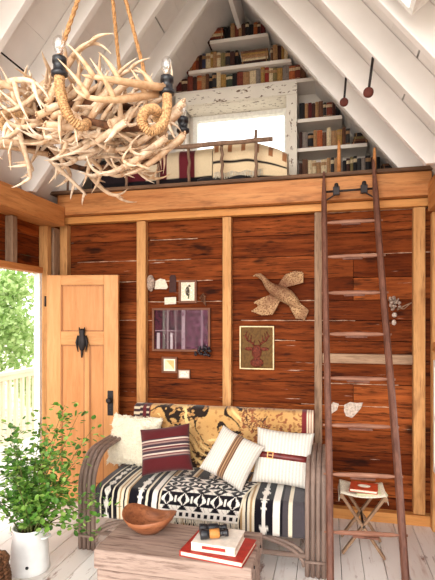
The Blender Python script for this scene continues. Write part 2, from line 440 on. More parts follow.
# gable end with window and the bookcase in front of it
wl, wr = at(186, 140, YB).x, at(286.5, 140, YB).x
wt, wb = at(240, 101, YB).z, 2.86
gx = lambda z: (ZU - z)/SL
bm = B()
def gp(poly): prism(bm, poly, YG, YG+.06)
gp([(XM-gx(wt), wt), (XM+gx(wt), wt), (XM, ZU)])
gp([(XM-gx(2.74), 2.74), (wl, 2.74), (wl, wt), (XM-gx(wt), wt)])
gp([(wr, 2.74), (XM+gx(2.74), 2.74), (XM+gx(wt), wt), (wr, wt)])
gp([(wl, 2.74), (wr, 2.74), (wr, wb), (wl, wb)])
struct('wall_gable', bm, M['shelf'])
bm = B(); t_ = .045
box2(bm, (wl, YG-.02, wb), (wl+t_, YG+.05, wt)); box2(bm, (wr-t_, YG-.02, wb), (wr, YG+.05, wt))
box2(bm, (wl+t_, YG-.02, wt-t_), (wr-t_, YG+.05, wt)); box2(bm, (wl+t_, YG-.02, wb), (wr-t_, YG+.05, wb+t_))
w1 = struct('window_1', bm, M['white'])
bm = B(); box2(bm, (wl+t_, YG+.01, wb+t_), (wr-t_, YG+.016, wt-t_)); struct('pane', bm, M['pane'], w1)
# deep reveal and peeling casing round the window, in the bookcase face
bm = B(); box2(bm, (wl-.10, YB-.03, wt), (wr+.10, YB+.0, wt+.115)); trim(bm, M['casing'])
bm = B(); box2(bm, (wl-.02, YB+.002, wt), (wr+.02, YG-.003, wt+.02)); trim(bm, M['casing'])
bm = B(); box2(bm, (wr, YB-.03, 2.742), (wr+.10, YB, wt-.002)); trim(bm, M['casing_z'])
bm = B(); box2(bm, (wr, YB+.002, 2.742), (wr+.02, YG-.003, wt-.002)); trim(bm, M['casing_z'])
bm = B(); box2(bm, (wl-.10, YB-.03, 2.742), (wl, YB, wt-.002)); trim(bm, M['casing_z'])

bc = thing('bookcase', 'white built-in bookcase filling the gable around the loft window', 'bookcase', (XM, YB, 2.738))
def shelf(zt, x0, x1):
    bm = B(); box2(bm, (x0, YB, zt-.034), (x1, YG-.005, zt)); obj('shelf', bm, M['shelf'], bc, .003)
def Z(px, py): return at(px, py, YB).z
Zs = {}
Zs['top'] = Z(232, 37.5) ; Zs['mid'] = Z(232, 65.5); Zs['low'] = Z(232, 94)
Zs['r1'] = Z(320, 117); Zs['r2'] = Z(320, 146.5); Zs['r3'] = Z(320, 177)
for k in ('top', 'mid', 'low'):
    zt = Zs[k]; e = gx(zt)-.03
    if k == 'low': zt = Zs[k] = max(Zs[k], wt+.15)
    shelf(zt, XM-e, XM+e)
for k in ('r1', 'r2', 'r3'):
    zt = Zs[k]; shelf(zt, wr+.10, XM+gx(zt)-.03)
    shelf(zt, XM-gx(zt)+.03, wl-.10)
bm = B(); box2(bm, (wr+.04, YB+.003, 2.742), (wr+.095, YG-.005, wt+.1)); obj('upright', bm, M['shelf'], bc)
bm = B(); box2(bm, (wl-.095, YB+.003, 2.742), (wl-.04, YG-.005, wt+.1)); obj('upright', bm, M['shelf'], bc)

# ------------------------------------------------------------------ books in the loft
CN = {'black': (24, 20, 22), 'charcoal': (46, 42, 42), 'dark brown': (60, 34, 27), 'brown': (92, 58, 40), 'reddish brown': (110, 50, 36),
      'maroon': (86, 28, 28), 'red': (130, 40, 32), 'orange': (156, 82, 44), 'tan': (150, 112, 76), 'cream': (196, 174, 140),
      'olive': (112, 98, 62), 'dark green': (54, 62, 48), 'navy': (48, 50, 74), 'grey': (120, 108, 100), 'mustard': (150, 114, 60)}
BM_ = {k: plain('cloth_cover_' + k.replace(' ', '_'), v, .65, .25, 0, .15, 80) for k, v in CN.items()}
ORD = ['first', 'second', 'third', 'fourth', 'fifth', 'sixth', 'seventh', 'eighth', 'ninth', 'tenth', 'eleventh', 'twelfth', 'thirteenth', 'fourteenth',
       'fifteenth', 'sixteenth', 'seventeenth', 'eighteenth', 'nineteenth', 'twentieth', 'twenty-first', 'twenty-second', 'twenty-third', 'twenty-fourth', 'twenty-fifth', 'twenty-sixth']
def book_upright(x0, w, h, z, y, dep, col, band):
    bm = B(); mi = []
    # rounded spine: an arc profile in XY pushed up
    n = 5; pr = [(x0 + w*i/n, y - .006*math.sin(PI*i/n)) for i in range(n+1)] + [(x0+w, y+dep), (x0, y+dep)]
    lv = [0]
    if band: lv += [h*.12, h*.15, h*.68, h*.86]
    lv += [h]
    rings = [[bm.verts.new((px, py, z+q)) for px, py in pr] for q in lv]
    for i in range(len(lv)-1):
        for k in range(len(pr)):
            f = bm.faces.new((rings[i][k], rings[i][(k+1) % len(pr)], rings[i+1][(k+1) % len(pr)], rings[i+1][k]))
            if band and i in (1, 3) and k < n: f.material_index = 1
    bm.faces.new(rings[0][::-1]); bm.faces.new(rings[-1])
    return obj('book', bm, [BM_[col], BM_['tan'] if band != 2 else BM_['cream']])
def row(px0, px1, Zk, cols, hs, group, where, lean=False):
    """fill a run of one shelf between two pixel columns of the shelf front"""
    zt = Zs[Zk]; y = YB + .03
    x0, x1 = at(px0, 100, y).x, at(px1, 100, y).x
    n = len(cols); ws = [R.uniform(.7, 1.35) for _ in cols]; k = (x1-x0)/sum(ws)
    x = x0; cnt = 0
    for i, c in enumerate(cols):
        w = ws[i]*k; h = hs*R.uniform(.80, 1.0)
        o = book_upright(x+.0008, w-.0016, h, zt, y + R.uniform(0, .02), .15, c, R.choice([0, 0, 0, 1, 1, 2]))
        size = 'thick' if ws[i] > 1.15 else ('slim' if ws[i] < .85 else 'upright')
        tag(o, '%s %s book, %s from the left, %s' % (size, c, ORD[i], where), 'book', group)
        x += w
def pile(px0, px1, Zk, cols, group, where, th=.026):
    zt = Zs[Zk]; y = YB+.03; x0, x1 = at(px0, 100, y).x, at(px1, 100, y).x; z = zt
    for i, c in enumerate(cols):
        h = th*R.uniform(.7, 1.2); a = R.uniform(-.012, .012)
        bm = B(); ins = R.uniform(0, .03)
        n = 5; pr = [(y-.006*math.sin(PI*j/n), z+h*j/n) for j in range(n+1)] + [(y+.14, z+h), (y+.14, z)]
        p = [[bm.verts.new((xx, yy, zz)) for yy, zz in pr] for xx in (x0+ins, x0+ins+.012, x0+ins+.02, x1-.02, x1-.012, x1)]
        for q in range(5):
            for k in range(len(pr)):
                f = bm.faces.new((p[q][k], p[q][(k+1) % len(pr)], p[q+1][(k+1) % len(pr)], p[q+1][k]))
                if q in (1, 3) and k < n: f.material_index = 1
        bm.faces.new(p[0][::-1]); bm.faces.new(p[-1])
        o = obj('book', bm, [BM_[c], BM_['tan']])
        tag(o, '%s book lying flat, %s from the bottom, %s' % (c, ORD[i], where), 'book', group)
        z += h + .0005
pile(203, 223, 'top', ['dark brown', 'reddish brown', 'cream', 'orange', 'reddish brown'], 'books on the top loft shelf', 'pile on top loft shelf', .032)
row(224, 265, 'top', ['black', 'black', 'tan', 'reddish brown', 'tan', 'dark brown', 'black', 'black', 'orange', 'dark brown', 'maroon'], .155, 'books on the top loft shelf', 'top loft shelf')
row(183, 238, 'mid', ['dark brown', 'maroon', 'tan', 'orange', 'reddish brown', 'dark brown', 'navy', 'cream', 'mustard', 'tan', 'cream', 'olive', 'charcoal', 'dark brown', 'black'], .185, 'books on the second loft shelf', 'left run of second loft shelf')
pile(240, 268, 'mid', ['grey', 'dark brown', 'cream', 'tan', 'mustard', 'brown'], 'books on the second loft shelf', 'pile on second loft shelf', .027)
row(270, 288, 'mid', ['brown', 'tan', 'dark brown', 'mustard', 'cream'], .175, 'books on the second loft shelf', 'right run of second loft shelf')
row(176, 306, 'low', ['maroon', 'dark brown', 'reddish brown', 'dark brown', 'orange', 'tan', 'brown', 'black', 'charcoal', 'cream', 'mustard', 'dark green', 'black', 'reddish brown', 'tan',
                      'cream', 'grey', 'mustard', 'red', 'cream', 'olive', 'mustard', 'grey', 'orange', 'reddish brown', 'brown'], .175, 'books above the loft window', 'shelf above loft window')
row(299, 340, 'r1', ['black', 'tan', 'maroon', 'dark brown', 'tan', 'brown', 'charcoal', 'reddish brown', 'dark brown', 'black'], .165, 'books on the upper shelf right of the window', 'upper shelf right of window')
row(299, 350, 'r2', ['dark brown', 'grey', 'black', 'tan', 'orange', 'brown', 'cream', 'tan', 'mustard', 'brown', 'charcoal'], .180, 'books on the middle shelf right of the window', 'middle shelf right of window')
pile(351.5, 368, 'r2', ['dark brown', 'brown', 'olive', 'black'], 'books on the middle shelf right of the window', 'pile on middle shelf right of window', .03)
row(299, 380, 'r3', ['dark brown', 'brown', 'cream', 'cream', 'tan', 'cream', 'tan', 'charcoal', 'tan', 'grey', 'black', 'dark brown', 'olive', 'black', 'charcoal', 'grey', 'black', 'dark brown', 'black'], .185,
    'books on the lowest shelf right of the window', 'lowest shelf right of window')
pile(381, 398, 'r3', ['brown', 'tan', 'charcoal', 'brown'], 'books on the lowest shelf right of the window', 'pile at right end of lowest shelf', .027)

# ------------------------------------------------------------------ loft railing and blankets
YR = 3.83
rl = thing('loft_railing', 'rustic stick railing along the loft edge in front of the window', 'railing', (XM, YR, 2.738))
def stick(bm, a, b, r0, r1, n=7, wob=.006):
    a, b = V(a), V(b); pts = [a.lerp(b, i/n) + V((R.uniform(-wob, wob), R.uniform(-wob, wob)*.5, R.uniform(-wob, wob))) for i in range(n+1)]
    pts[0], pts[-1] = a, b
    tube(bm, pts, [(r0 + (r1-r0)*i/n)*R.uniform(.9, 1.12) for i in range(n+1)], 8)
tops = {40: 162, 68: 160, 97: 157, 126: 154, 158: 151, 189: 146, 222: 144, 256: 130}
for px, py in tops.items():
    a = at(px, 180, YR); bm = B(); stick(bm, (a.x, YR, 2.739), (a.x, YR, at(px, py, YR).z), .014, .012); obj('post', bm, M['twig'], rl)
a, b = at(36, 160, YR), at(273, 140, YR)
bm = B(); stick(bm, (a.x, YR-.024, a.z), (b.x, YR-.022, b.z), .018, .02, 16, .005); obj('top_rail', bm, M['twig'], rl)

def drape(name, px0, px1, ztop, zbot, yc, dep, colfn, nu=120, nv=60, lump=.02, seed=0):
    """blanket folded over a low bolster behind the railing: front face, rounded top, back face"""
    x0, x1 = at(px0, 160, yc-dep/2).x, at(px1, 160, yc-dep/2).x
    def fn(u, v):
        x = x0 + (x1-x0)*u; a = v*PI
        zt = ztop(u) + lump*noise.noise(V((x*5, seed, 0)))
        if v < .42: s = v/.42; y = -dep/2; z = zbot + (zt-dep*.5-zbot)*s
        elif v < .58: s = (v-.42)/.16*PI; y = -dep/2*math.cos(s); z = zt-dep*.5 + dep*.5*math.sin(s)
        else: s = (v-.58)/.42; y = dep/2; z = zt-dep*.5 + (zbot-(zt-dep*.5))*s
        w = .010*noise.noise(V((x*9, v*4, seed)))*(1 if .03 < v < .97 else .3)
        return V((x, yc+y+w, z))
    bm = B(); g = grid(bm, fn, nu, nv)
    for row_ in (g[0], g[-1]):
        try: bm.faces.new(row_)
        except Exception: pass
    o = obj(name, bm, M['cloth'], None, 0)
    n = (nv+1)
    colour(o, lambda i, c: colfn((i//n)/nu, (i % n)/nv))
    return o
def c1(u, v):
    b = u*100
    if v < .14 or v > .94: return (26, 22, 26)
    for lim, c in ((30, (40, 30, 34)), (46, (96, 32, 40)), (58, (214, 196, 168)), (64, (96, 32, 40)), (74, (206, 186, 156)), (86, (100, 34, 42)), (101, (214, 194, 160))):
        if b < lim: return c
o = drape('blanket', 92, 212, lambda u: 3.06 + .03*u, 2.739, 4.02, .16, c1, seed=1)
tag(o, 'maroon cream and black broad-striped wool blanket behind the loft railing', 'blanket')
def c2(u, v):
    if v > .5: return (214, 188, 150)
    h = v/.42
    if abs(h-.70) < .030: return (34, 28, 28)
    if 1.12 > h > .98 and math.sin(u*34) > .55: return (150, 100, 66)
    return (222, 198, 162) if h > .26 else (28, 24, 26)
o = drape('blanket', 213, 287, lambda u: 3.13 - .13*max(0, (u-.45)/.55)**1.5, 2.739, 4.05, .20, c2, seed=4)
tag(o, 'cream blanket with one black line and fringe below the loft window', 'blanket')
bm = B(); a = at(214, 175, 3.935); b = at(262, 175, 3.935)
for i in range(60):
    x = a.x + (b.x-a.x)*i/59; zt = 2.85 + .008*math.sin(i*.35)
    tube(bm, [(x, 3.938, zt), (x+R.uniform(-.006, .006), 3.934, zt-.03), (x+R.uniform(-.01, .01), 3.936, zt-.055)], .0028, 5)
WLOC[o.name] = V(o.location); f = obj('fringe', bm, M['canvas'], o)
bm = B()
def cb(u, v):
    return V((at(197, 170, 3.9).x + .42*u, 3.885+.055*v, 2.74 + .07*math.sin(PI*v)*(.8+.2*math.sin(u*9))))
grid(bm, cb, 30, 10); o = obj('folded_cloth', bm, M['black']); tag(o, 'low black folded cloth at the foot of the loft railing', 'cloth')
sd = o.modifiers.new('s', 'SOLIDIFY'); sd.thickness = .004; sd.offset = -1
# two short orange posts that rise from the loft edge behind the ladder head
for px, py, lab in ((339, 140, 'taller honey wood grab post on the loft edge, left of the two'), (374.5, 148, 'honey wood grab post rising from the loft edge behind the right ladder rail')):
    a = at(px, 178, 3.88); bm = B()
    tube(bm, [(a.x, 3.88, 2.738), (a.x, 3.88, at(px, py+8, 3.88).z), (a.x, 3.88, at(px, py, 3.88).z)], [.017, .013, .009], 10)
    tag(obj('grab_post', bm, M['beam']), lab, 'post')

# ------------------------------------------------------------------ door, swung in against the back wall
HX, HYY = XL+.035, 3.645; DW, DH = .63, 1.965; DA = math.radians(10)
dm = Matrix.Translation((HX, HYY, .008)) @ Matrix.Rotation(DA, 4, 'Z')
dr = struct('door_1', B(), M['door']); WLOC[dr.name] = V((0, 0, 0))
def dbox(bm, x0, x1, z0, z1, y0=0, y1=.042):
    v = box2(bm, (x0, y0, z0), (x1, y1, z1)); bmesh.ops.transform(bm, matrix=dm, verts=v)
def dpart(name, mat, *bs, bevel=.004):
    bm = B()
    for b in bs: dbox(bm, *b)
    return struct(name, bm, mat, dr, bevel)
bm = bmesh.new(); dbox(bm, .10, .55, .10, 1.90, .014, .026); bm.to_mesh(dr.data); bm.free(); dr.data.materials.clear(); dr.data.materials.append(M['panel'])
st = .125
dpart('stile', M['door'], (0, st, 0, DH)); dpart('stile', M['door'], (DW-st, DW, 0, DH))
dpart('rail', M['door_x'], (st, DW-st, DH-.085, DH)); dpart('rail', M['door_x'], (st, DW-st, 1.36, 1.475)); dpart('rail', M['door_x'], (st, DW-st, 0, .15))
dpart('mullion', M['door'], (.335, .375, .15, 1.36))
tb = []
for (x0, x1, z0, z1) in ((st, DW-st, 1.475, DH-.085), (st, .335, .15, 1.36), (.375, DW-st, .15, 1.36)):
    tb += [(x0, x0+.012, z0, z1, .006, .016), (x1-.012, x1, z0, z1, .006, .016), (x0, x1, z0, z0+.012, .006, .016), (x0, x1, z1-.012, z1, .006, .016)]
dpart('panel_moulding', M['mould'], *tb, bevel=0)
bm = B(); c = dm @ V((DW-.07, -.004, .86)); 
v = box2(bm, (DW-.092, -.007, .75), (DW-.042, 0, .965)); bmesh.ops.transform(bm, matrix=dm, verts=v)
lp = struct('lock_plate', bm, M['iron'], dr, .003); WLOC[lp.name] = V((0, 0, 0))
bm = B(); v = tube(bm, [(DW-.067, -.006, .885), (DW-.067, -.03, .885), (DW-.067, -.04, .885), (DW-.067, -.052, .885), (DW-.067, -.062, .885)], [.010, .009, .024, .026, .012], 14)
bmesh.ops.transform(bm, matrix=dm, verts=bm.verts[:]); struct('door_knob', bm, M['iron'], lp)
bm = B(); v = tube(bm, [(DW-.067, -.0085, .81), (DW-.067, -.0075, .79)], [.006, .004], 8); bmesh.ops.transform(bm, matrix=dm, verts=bm.verts[:]); struct('keyhole', bm, M['black'], lp)
# knocker: hanging owl-like iron piece
kx, kz = .32, 1.30
bm = B()
v = lathe(bm, [(.004, .0), (.02, .02), (.034, .06), (.036, .11), (.028, .14), (.022, .15), (.028, .165), (.026, .185), (.012, .20)], (kx, -.022, kz), 16, 1, .55)
for s in (-1, 1):
    tube(bm, [(kx+s*.02, -.022, kz+.185), (kx+s*.024, -.024, kz+.215)], [.010, .002], 8)
    tube(bm, [(kx+s*.032, -.022, kz+.14), (kx+s*.046, -.024, kz+.08), (kx+s*.034, -.022, kz-.0)], [.010, .012, .004], 8)
tube(bm, [(kx, -.022, kz+.02), (kx, -.024, kz-.05)], [.012, .008], 8)
bmesh.ops.transform(bm, matrix=dm, verts=bm.verts[:]); struct('door_knocker', bm, M['iron'], dr)
for z in (.25, 1.7):
    bm = B(); tube(bm, [(HX-.010, HYY-.006, z), (HX-.010, HYY-.006, z+.09)], .008, 8); struct('hinge', bm, M['iron'], dr)

# ------------------------------------------------------------------ right window
w3 = B(); x0, x1 = XR-.06, XR+.09
for (y0, y1, z0, z1) in ((WY0, WY0+.06, WZ0, WZ1), (WY1-.045, WY1, WZ0, WZ1), (WY0+.06, WY1-.045, WZ1-.05, WZ1), (WY0+.06, WY1-.045, WZ0, WZ0+.05), (WY0+.06, WY1-.045, .85, .88)):
    box2(w3, (x0+.04, y0, z0), (x1, y1, z1))
w3 = struct('window_3', w3, M['white'], None, .003)
bm = B(); box2(bm, (XR+.05, WY0+.06, WZ0+.05), (XR+.056, WY1-.045, WZ1-.05)); struct('pane', bm, M['pane'], w3)

# ------------------------------------------------------------------ antler chandelier
CC = V((-1.135, 2.15, 2.54))
ch = thing('antler_chandelier', 'round antler chandelier hanging on three ropes from the roof', 'chandelier', CC)
def antler_mesh(seed):
    r = random.Random(seed); bm = B(); cols = []
    L = r.uniform(.40, .50); curl = r.uniform(.20, .30)
    def beam(t): return V((L*math.sin(t*1.25)/math.sin(1.25)*(1-.08*t), curl*math.sin(t*PI*.8), .05*math.sin(t*3) + L*.34*t*t))
    n = 14; pts = [beam(i/n) for i in range(n+1)]
    def add(pts, rad, seg=7):
        k = len(bm.verts); tube(bm, pts, rad, seg); m = len(pts)
        for i in range(m):
            for _ in range(seg): cols.append(rad[i])
    add(pts, [.0215*(1-.93*(i/n)**1.8)+.0008 for i in range(n+1)])
    for t in [.10, .38, .66][:r.choice([2, 3, 3])]:
        p = beam(t); d = (beam(t+.02)-p).normalized()
        ln = r.uniform(.20, .29)*(.7 if t < .2 else 1.1-.35*t)
        up = V((d.x*.3, r.uniform(-.5, .2), 1)).normalized(); b2 = d*r.uniform(.2, .6); cu = r.uniform(.5, .95); m_ = 9
        q = [p + up*ln*k_/m_*(1-.2*k_/m_) + (V((0, -.40, 0))+b2)*ln*(k_/m_)**2*cu for k_ in range(m_+1)]
        add(q, [.0172*(1-.25*t)*(1-(k_/m_)**1.6*.95)+.0004 for k_ in range(m_+1)], 7)
    for s in range(8):
        a = s*PI/4; k = len(bm.verts); ball(bm, (0, .020*math.cos(a), .020*math.sin(a)), .007, (1, 1, 1), 1); cols += [.03]*(len(bm.verts)-k)
    bmesh.ops.recalc_face_normals(bm, faces=bm.faces[:])
    me = bpy.data.meshes.new('antler'); bm.to_mesh(me); bm.free()
    A = me.attributes.new('Col', 'FLOAT_COLOR', 'POINT')
    for i, q in enumerate(cols):
        f = min(1, max(0, q/.018)); c = [x*(1-f)+y*f for x, y in zip((248, 238, 222), (228, 206, 180))]
        A.data[i].color = (*lin(c), 1)
    me.materials.append(M['antler']); return me
AM = [antler_mesh(s) for s in range(11, 18)]
def put_antler(me, base, fwd, up, sc=1.0):
    f = fwd.normalized(); s = up.cross(f).normalized(); u = f.cross(s)
    m = Matrix((f, s, u)).transposed().to_4x4()
    o = bpy.data.objects.new('antler', me); COL.objects.link(o); o.parent = ch
    o.matrix_local = Matrix.Translation(base) @ m @ Matrix.Scale(sc, 4)
def fits(me, base, fwd, up, sc, zlo, zhi, rmax):
    f = fwd.normalized(); q = up.cross(f).normalized(); m = Matrix((f, q, f.cross(q))).transposed()
    for v in list(me.vertices)[::5]:
        p = base + m @ (v.co*sc)
        if not zlo < p.z < zhi or math.hypot(p.x, p.y) > rmax: return False
    return True
r = random.Random(21); n_put = 0
rt = V((CS, SN, 0)); fw = V((-SN, CS, 0))
while n_put < 42:
    tier = n_put % 3; th = n_put*2.399963 + r.uniform(-.25, .25); me = r.choice(AM); sc = r.uniform(.50, .74)
    rad = (.27, .30, .20)[tier] + r.uniform(-.06, .06)
    e = V((math.cos(th), math.sin(th), 0)); tg = V((-math.sin(th), math.cos(th), 0))*(1 if r.random() < .5 else -1)
    base = e*rad + V((0, 0, (.02, -.06, -.10)[tier] + r.uniform(-.06, .06))) - tg*r.uniform(.12, .24)
    fwd = tg*.9 + e*r.uniform(-.1, .7) + V((0, 0, r.uniform(-.3, .3)))
    if tier == 0:   up = V((0, 0, r.uniform(.2, .9))) + e*r.uniform(.1, .8)
    elif tier == 1: up = e*r.uniform(.5, 1) + V((0, 0, r.uniform(-.7, .6)))
    else:           up = V((0, 0, -.9)) + e*r.uniform(.1, 1.0)
    if fits(me, base, fwd, up, sc, -.315, .27, .48): put_antler(me, base, fwd, up, sc); n_put += 1
# larger ones lying along the near side of the hoops
k = 0
while k < 24:
    xx = r.uniform(-.36, .36); me = r.choice(AM); sg = -1 if xx > 0 else 1
    if r.random() < .35: sg = -sg
    base = rt*(xx - sg*.12) - fw*(.36 - .5*abs(xx)**1.5 + r.uniform(-.05, .05)) + V((0, 0, r.uniform(-.16, .08)))
    fwd = rt*sg + fw*r.uniform(-.3, .1) + V((0, 0, r.uniform(-.45, .35)))
    up = V((0, 0, r.choice([-1, -1, 1])*r.uniform(.5, 1))) - fw*r.uniform(.2, .9)
    if fits(me, base, fwd, up, .80, -.34, .25, .54): put_antler(me, base, fwd, up, r.uniform(.68, .80)); k += 1
# the long pair that stands up between the ropes, and those that reach out left and right
put_antler(AM[1], rt*.13 + V((0, 0, -.02)), rt*.10 + V((0, 0, 1)), rt*-1, .60)
put_antler(AM[2], rt*.16 + fw*.05 + V((0, 0, -.02)), rt*-.05 + V((0, 0, 1)), rt*1, .55)
put_antler(AM[0], rt*-.16 - fw*.2 + V((0, 0, .05)), rt*-1 + V((0, 0, .25)), V((0, 0, 1)) - fw*.5, .74)
put_antler(AM[3], rt*-.14 + V((0, 0, .02)), rt*-1 - fw*.4 + V((0, 0, .05)), V((0, 0, 1)) - fw*.6, .76)
put_antler(AM[4], rt*.14 - fw*.1 + V((0, 0, .02)), rt*1 + V((0, 0, .05)), V((0, 0, -.6)) + rt*.4, .66)
def wpart(name, bm, mat, par=ch): return obj(name, bm, mat, par)
for k, (rr_, dz) in enumerate(((.31, -.02), (.27, .05), (.33, -.08))):
    bm = B(); n = 28
    tube(bm, [CC + V((rr_*math.cos(a*2*PI/n), rr_*math.sin(a*2*PI/n), dz + .02*math.sin(a*.9+k))) for a in range(n+1)], [.017*R.uniform(.85, 1.2) for _ in range(n+1)], 8)
    wpart('branch_hoop', bm, M['bark'])
for a in (.3, 1.4, 2.5):
    bm = B(); d = V((math.cos(a), math.sin(a), 0)); tube(bm, [CC - d*.33 + V((0, 0, -.05)), CC + V((0, 0, -.02)), CC + d*.33 + V((0, 0, -.05))], .015, 8); wpart('cross_branch', bm, M['bark'])
def CP(px, py, dd=0):          # a point seen at a pixel, dd metres beyond the plane through the chandelier's middle
    d = ray(px, py); f = d.dot(fw); return V((0, 0, CH)) + d*((CC.dot(fw) + dd)/f)
def ribbed(pts, r, turns):     # raffia-wound arm
    P = [V(p) for p in pts]; dense = []
    n = len(P)
    for i in range(n-1):
        p0, p1, p2, p3 = P[max(i-1, 0)], P[i], P[i+1], P[min(i+2, n-1)]
        for k in range(12):
            t = k/12; dense.append(.5*((2*p1) + (p2-p0)*t + (2*p0-5*p1+4*p2-p3)*t*t + (3*p1-p0-3*p2+p3)*t**3))
    dense.append(P[-1]); return dense
def lamp(arm, sock, bulb_h, sc=1.0):
    pts = ribbed(arm, .02, 30); n = len(pts); bm = B()
    # finer resample for winding ridges
    q = []
    for i in range(n-1):
        for k in range(3): q.append(pts[i].lerp(pts[i+1], k/3))
    q.append(pts[-1])
    tube(bm, q, [.0185*(1+.2*math.sin(i*1.1)) for i in range(len(q))], 10); wpart('wrapped_arm', bm, M['raffia'])
    b = V(sock); bm = B()
    lathe(bm, [(.026, -.005), (.033, .0), (.034, .014), (.025, .018), (.025, .05), (.029, .052), (.029, .074), (.02, .078)], b, 20)
    s = wpart('lamp_socket', bm, M['black']); WLOC[s.name] = WLOC[ch.name]
    bm = B(); z = .0782
    lathe(bm, [(.012, z), (.013, z+.012), (.021, z+.03), (.027, z+.05), (.024, z+.07), (.013, z+.083), (.003, z+.087)], b, 20)
    wpart('bulb', bm, M['bulbglass'], ch)
    bm = B(); tube(bm, [b+V((0, 0, z)), b+V((0, 0, z+.03)), b+V((.006, 0, z+.048)), b+V((-.006, 0, z+.052)), b+V((0, 0, z+.03))], .0016, 5); wpart('filament', bm, M['brass'], ch)
lamp([CP(59.5, 76, -.42), CP(60, 90, -.45), CP(64, 106, -.47), CP(71, 119, -.47), CP(82, 126, -.42), CP(90, 120, -.25)], CP(59.5, 76, -.42), 0)
lamp([CP(167, 94, -.28), CP(167, 108, -.34), CP(162, 125, -.42), CP(150, 131, -.45), CP(142, 122, -.46), CP(146, 111, -.44), CP(156, 110, -.40), CP(157, 119, -.34)], CP(167, 94, -.28), 0)
lamp([CP(183, 132, .14), CP(180, 140, .14), CP(170, 144, .1), CP(158, 140, .05)], CP(183, 132, .14), 0)
lamp([CP(14, 112, -.05), CP(22, 116, -.1), CP(22, 128, -.2), CP(10, 132, -.2), CP(3, 124, -.12), CP(6, 116, .0), CP(20, 112, .1), CP(40, 112, .2)], CP(100, 92, .30), 0)
# ropes
hub = CP(105, -80, 0)
def rope(a, b, r=.008, name='rope'):
    a, b = V(a), V(b); L = (b-a).length; n = int(L/.012); d = (b-a).normalized(); u = d.orthogonal().normalized(); w = d.cross(u); bm = B()
    for ph in (0, 2*PI/3, 4*PI/3):
        tube(bm, [a.lerp(b, i/n) + (u*math.cos(i*.5+ph) + w*math.sin(i*.5+ph))*r*.62 for i in range(n+1)], r*.72, 5)
    wpart(name, bm, M['rope'])
rope(CP(57, 62, -.40), hub); rope(CP(122, 96, .1), hub); rope(CP(152, 102, .05), hub)
rope(CP(57, 62, -.40), CP(66, 104, -.40), .010); rope(CP(152, 102, .05), CP(160, 118, .0), .010)
zc = ZU - SL*abs(hub.x-XM) - .002
rope(hub, (hub.x, hub.y, zc-.004), .010)
bm = B(); tube(bm, [hub+V((0, 0, -.02)), hub+V((0, 0, .03))], [.018, .014], 10); wpart('rope_knot', bm, M['rope'])

# ------------------------------------------------------------------ ladder
LT = (at(324, 172, 3.765), at(373.5, 160, 3.765))
LB = (atz(330.5, 604, 0), atz(407.5, 608, 0))
ld = thing('wooden_ladder', 'tall red-brown wooden ladder leaning on the loft edge', 'ladder', (LB[0]+LB[1])/2)
for T_, Bt in zip(LT, LB):
    bm = B(); d = (T_-Bt); n = 10
    tp = Bt + d
    m = d.to_track_quat('Z', 'X').to_matrix()
    x = V((1, 0, 0)); x = (x - d.normalized()*x.dot(d.normalized())).normalized(); zz = d.normalized(); y = zz.cross(x)
    rings = []
    for i in range(n+1):
        s = i/n; w = .021*(1 if i < n else .35); q = Bt + d*s + x*math.sin(s*6)*.004
        rings.append([bm.verts.new(q + x*a*w + y*b*w*1.25) for a, b in ((-1, -.5), (-.5, -1), (.5, -1), (1, -.5), (1, .5), (.5, 1), (-.5, 1), (-1, .5))])
    for i in range(n):
        for k in range(8): bm.faces.new((rings[i][k], rings[i][(k+1) % 8], rings[i+1][(k+1) % 8], rings[i+1][k]))
    bm.faces.new(rings[0][::-1]); bm.faces.new(rings[-1]); bmesh.ops.recalc_face_normals(bm, faces=bm.faces[:])
    for v in bm.verts:
        if v.co.z < .004: v.co.z = 0.001
    obj('rail', bm, M['ladder'], ld)
def rail_at(k, py):           # point of a rail whose picture height is py
    T_, Bt = LT[k], LB[k]; lo, hi = 0., 1.
    for _ in range(40):
        s = (lo+hi)/2; p = Bt.lerp(T_, s); f = p.dot(fw); y = HY - F*(p.z-CH)/f
        if y > py: lo = s
        else: hi = s
    return Bt.lerp(T_, s)
rung_py = (223, 257, 293, 334, 378, 425, 474, 532)
for py in rung_py:
    a, b = rail_at(0, py), rail_at(1, py - 1 + (py-318)*.016)
    b.z = a.z; dv = (b-a).normalized()
    bm = B(); a2, b2 = a - dv*.03, b + dv*.032; n = 10
    tube(bm, [a2.lerp(b2, i/n) for i in range(n+1)], [.007, .007] + [.013]*2 + [.0155]*3 + [.013]*2 + [.007, .007], 10); rg = obj('rung', bm, M['rung'], ld)
    c = a.lerp(b, .5); bm = B(); box(bm, c + V((0, -.006, -.018)), ((b-a).length*.36, .026, .012)); WLOC[rg.name] = WLOC[ld.name]
    obj('rung_pad', bm, M['ladder'], rg, .003)
# iron hanger: a bar across the top and two hooks with diagonal stays
a, b = rail_at(0, 192), rail_at(1, 188); b.z = a.z
bm = B(); tube(bm, [a, b], .009, 8); obj('iron_bar', bm, M['iron'], ld)
for s, e in ((a.lerp(b, .24), a), (a.lerp(b, .78), b)):
    bm = B(); up = V((0, 0, 1))
    box(bm, s + V((0, .0, .0)), (.050, .036, .062)); tube(bm, [s + V((0, .0, .025)), s + V((0, -.004, .06))], [.022, .013], 8)
    tube(bm, [s + V((0, 0, -.02)), e + V((0, 0, -.075))], .007, 6)
    obj('iron_hook', bm, M['iron'], ld, .003)

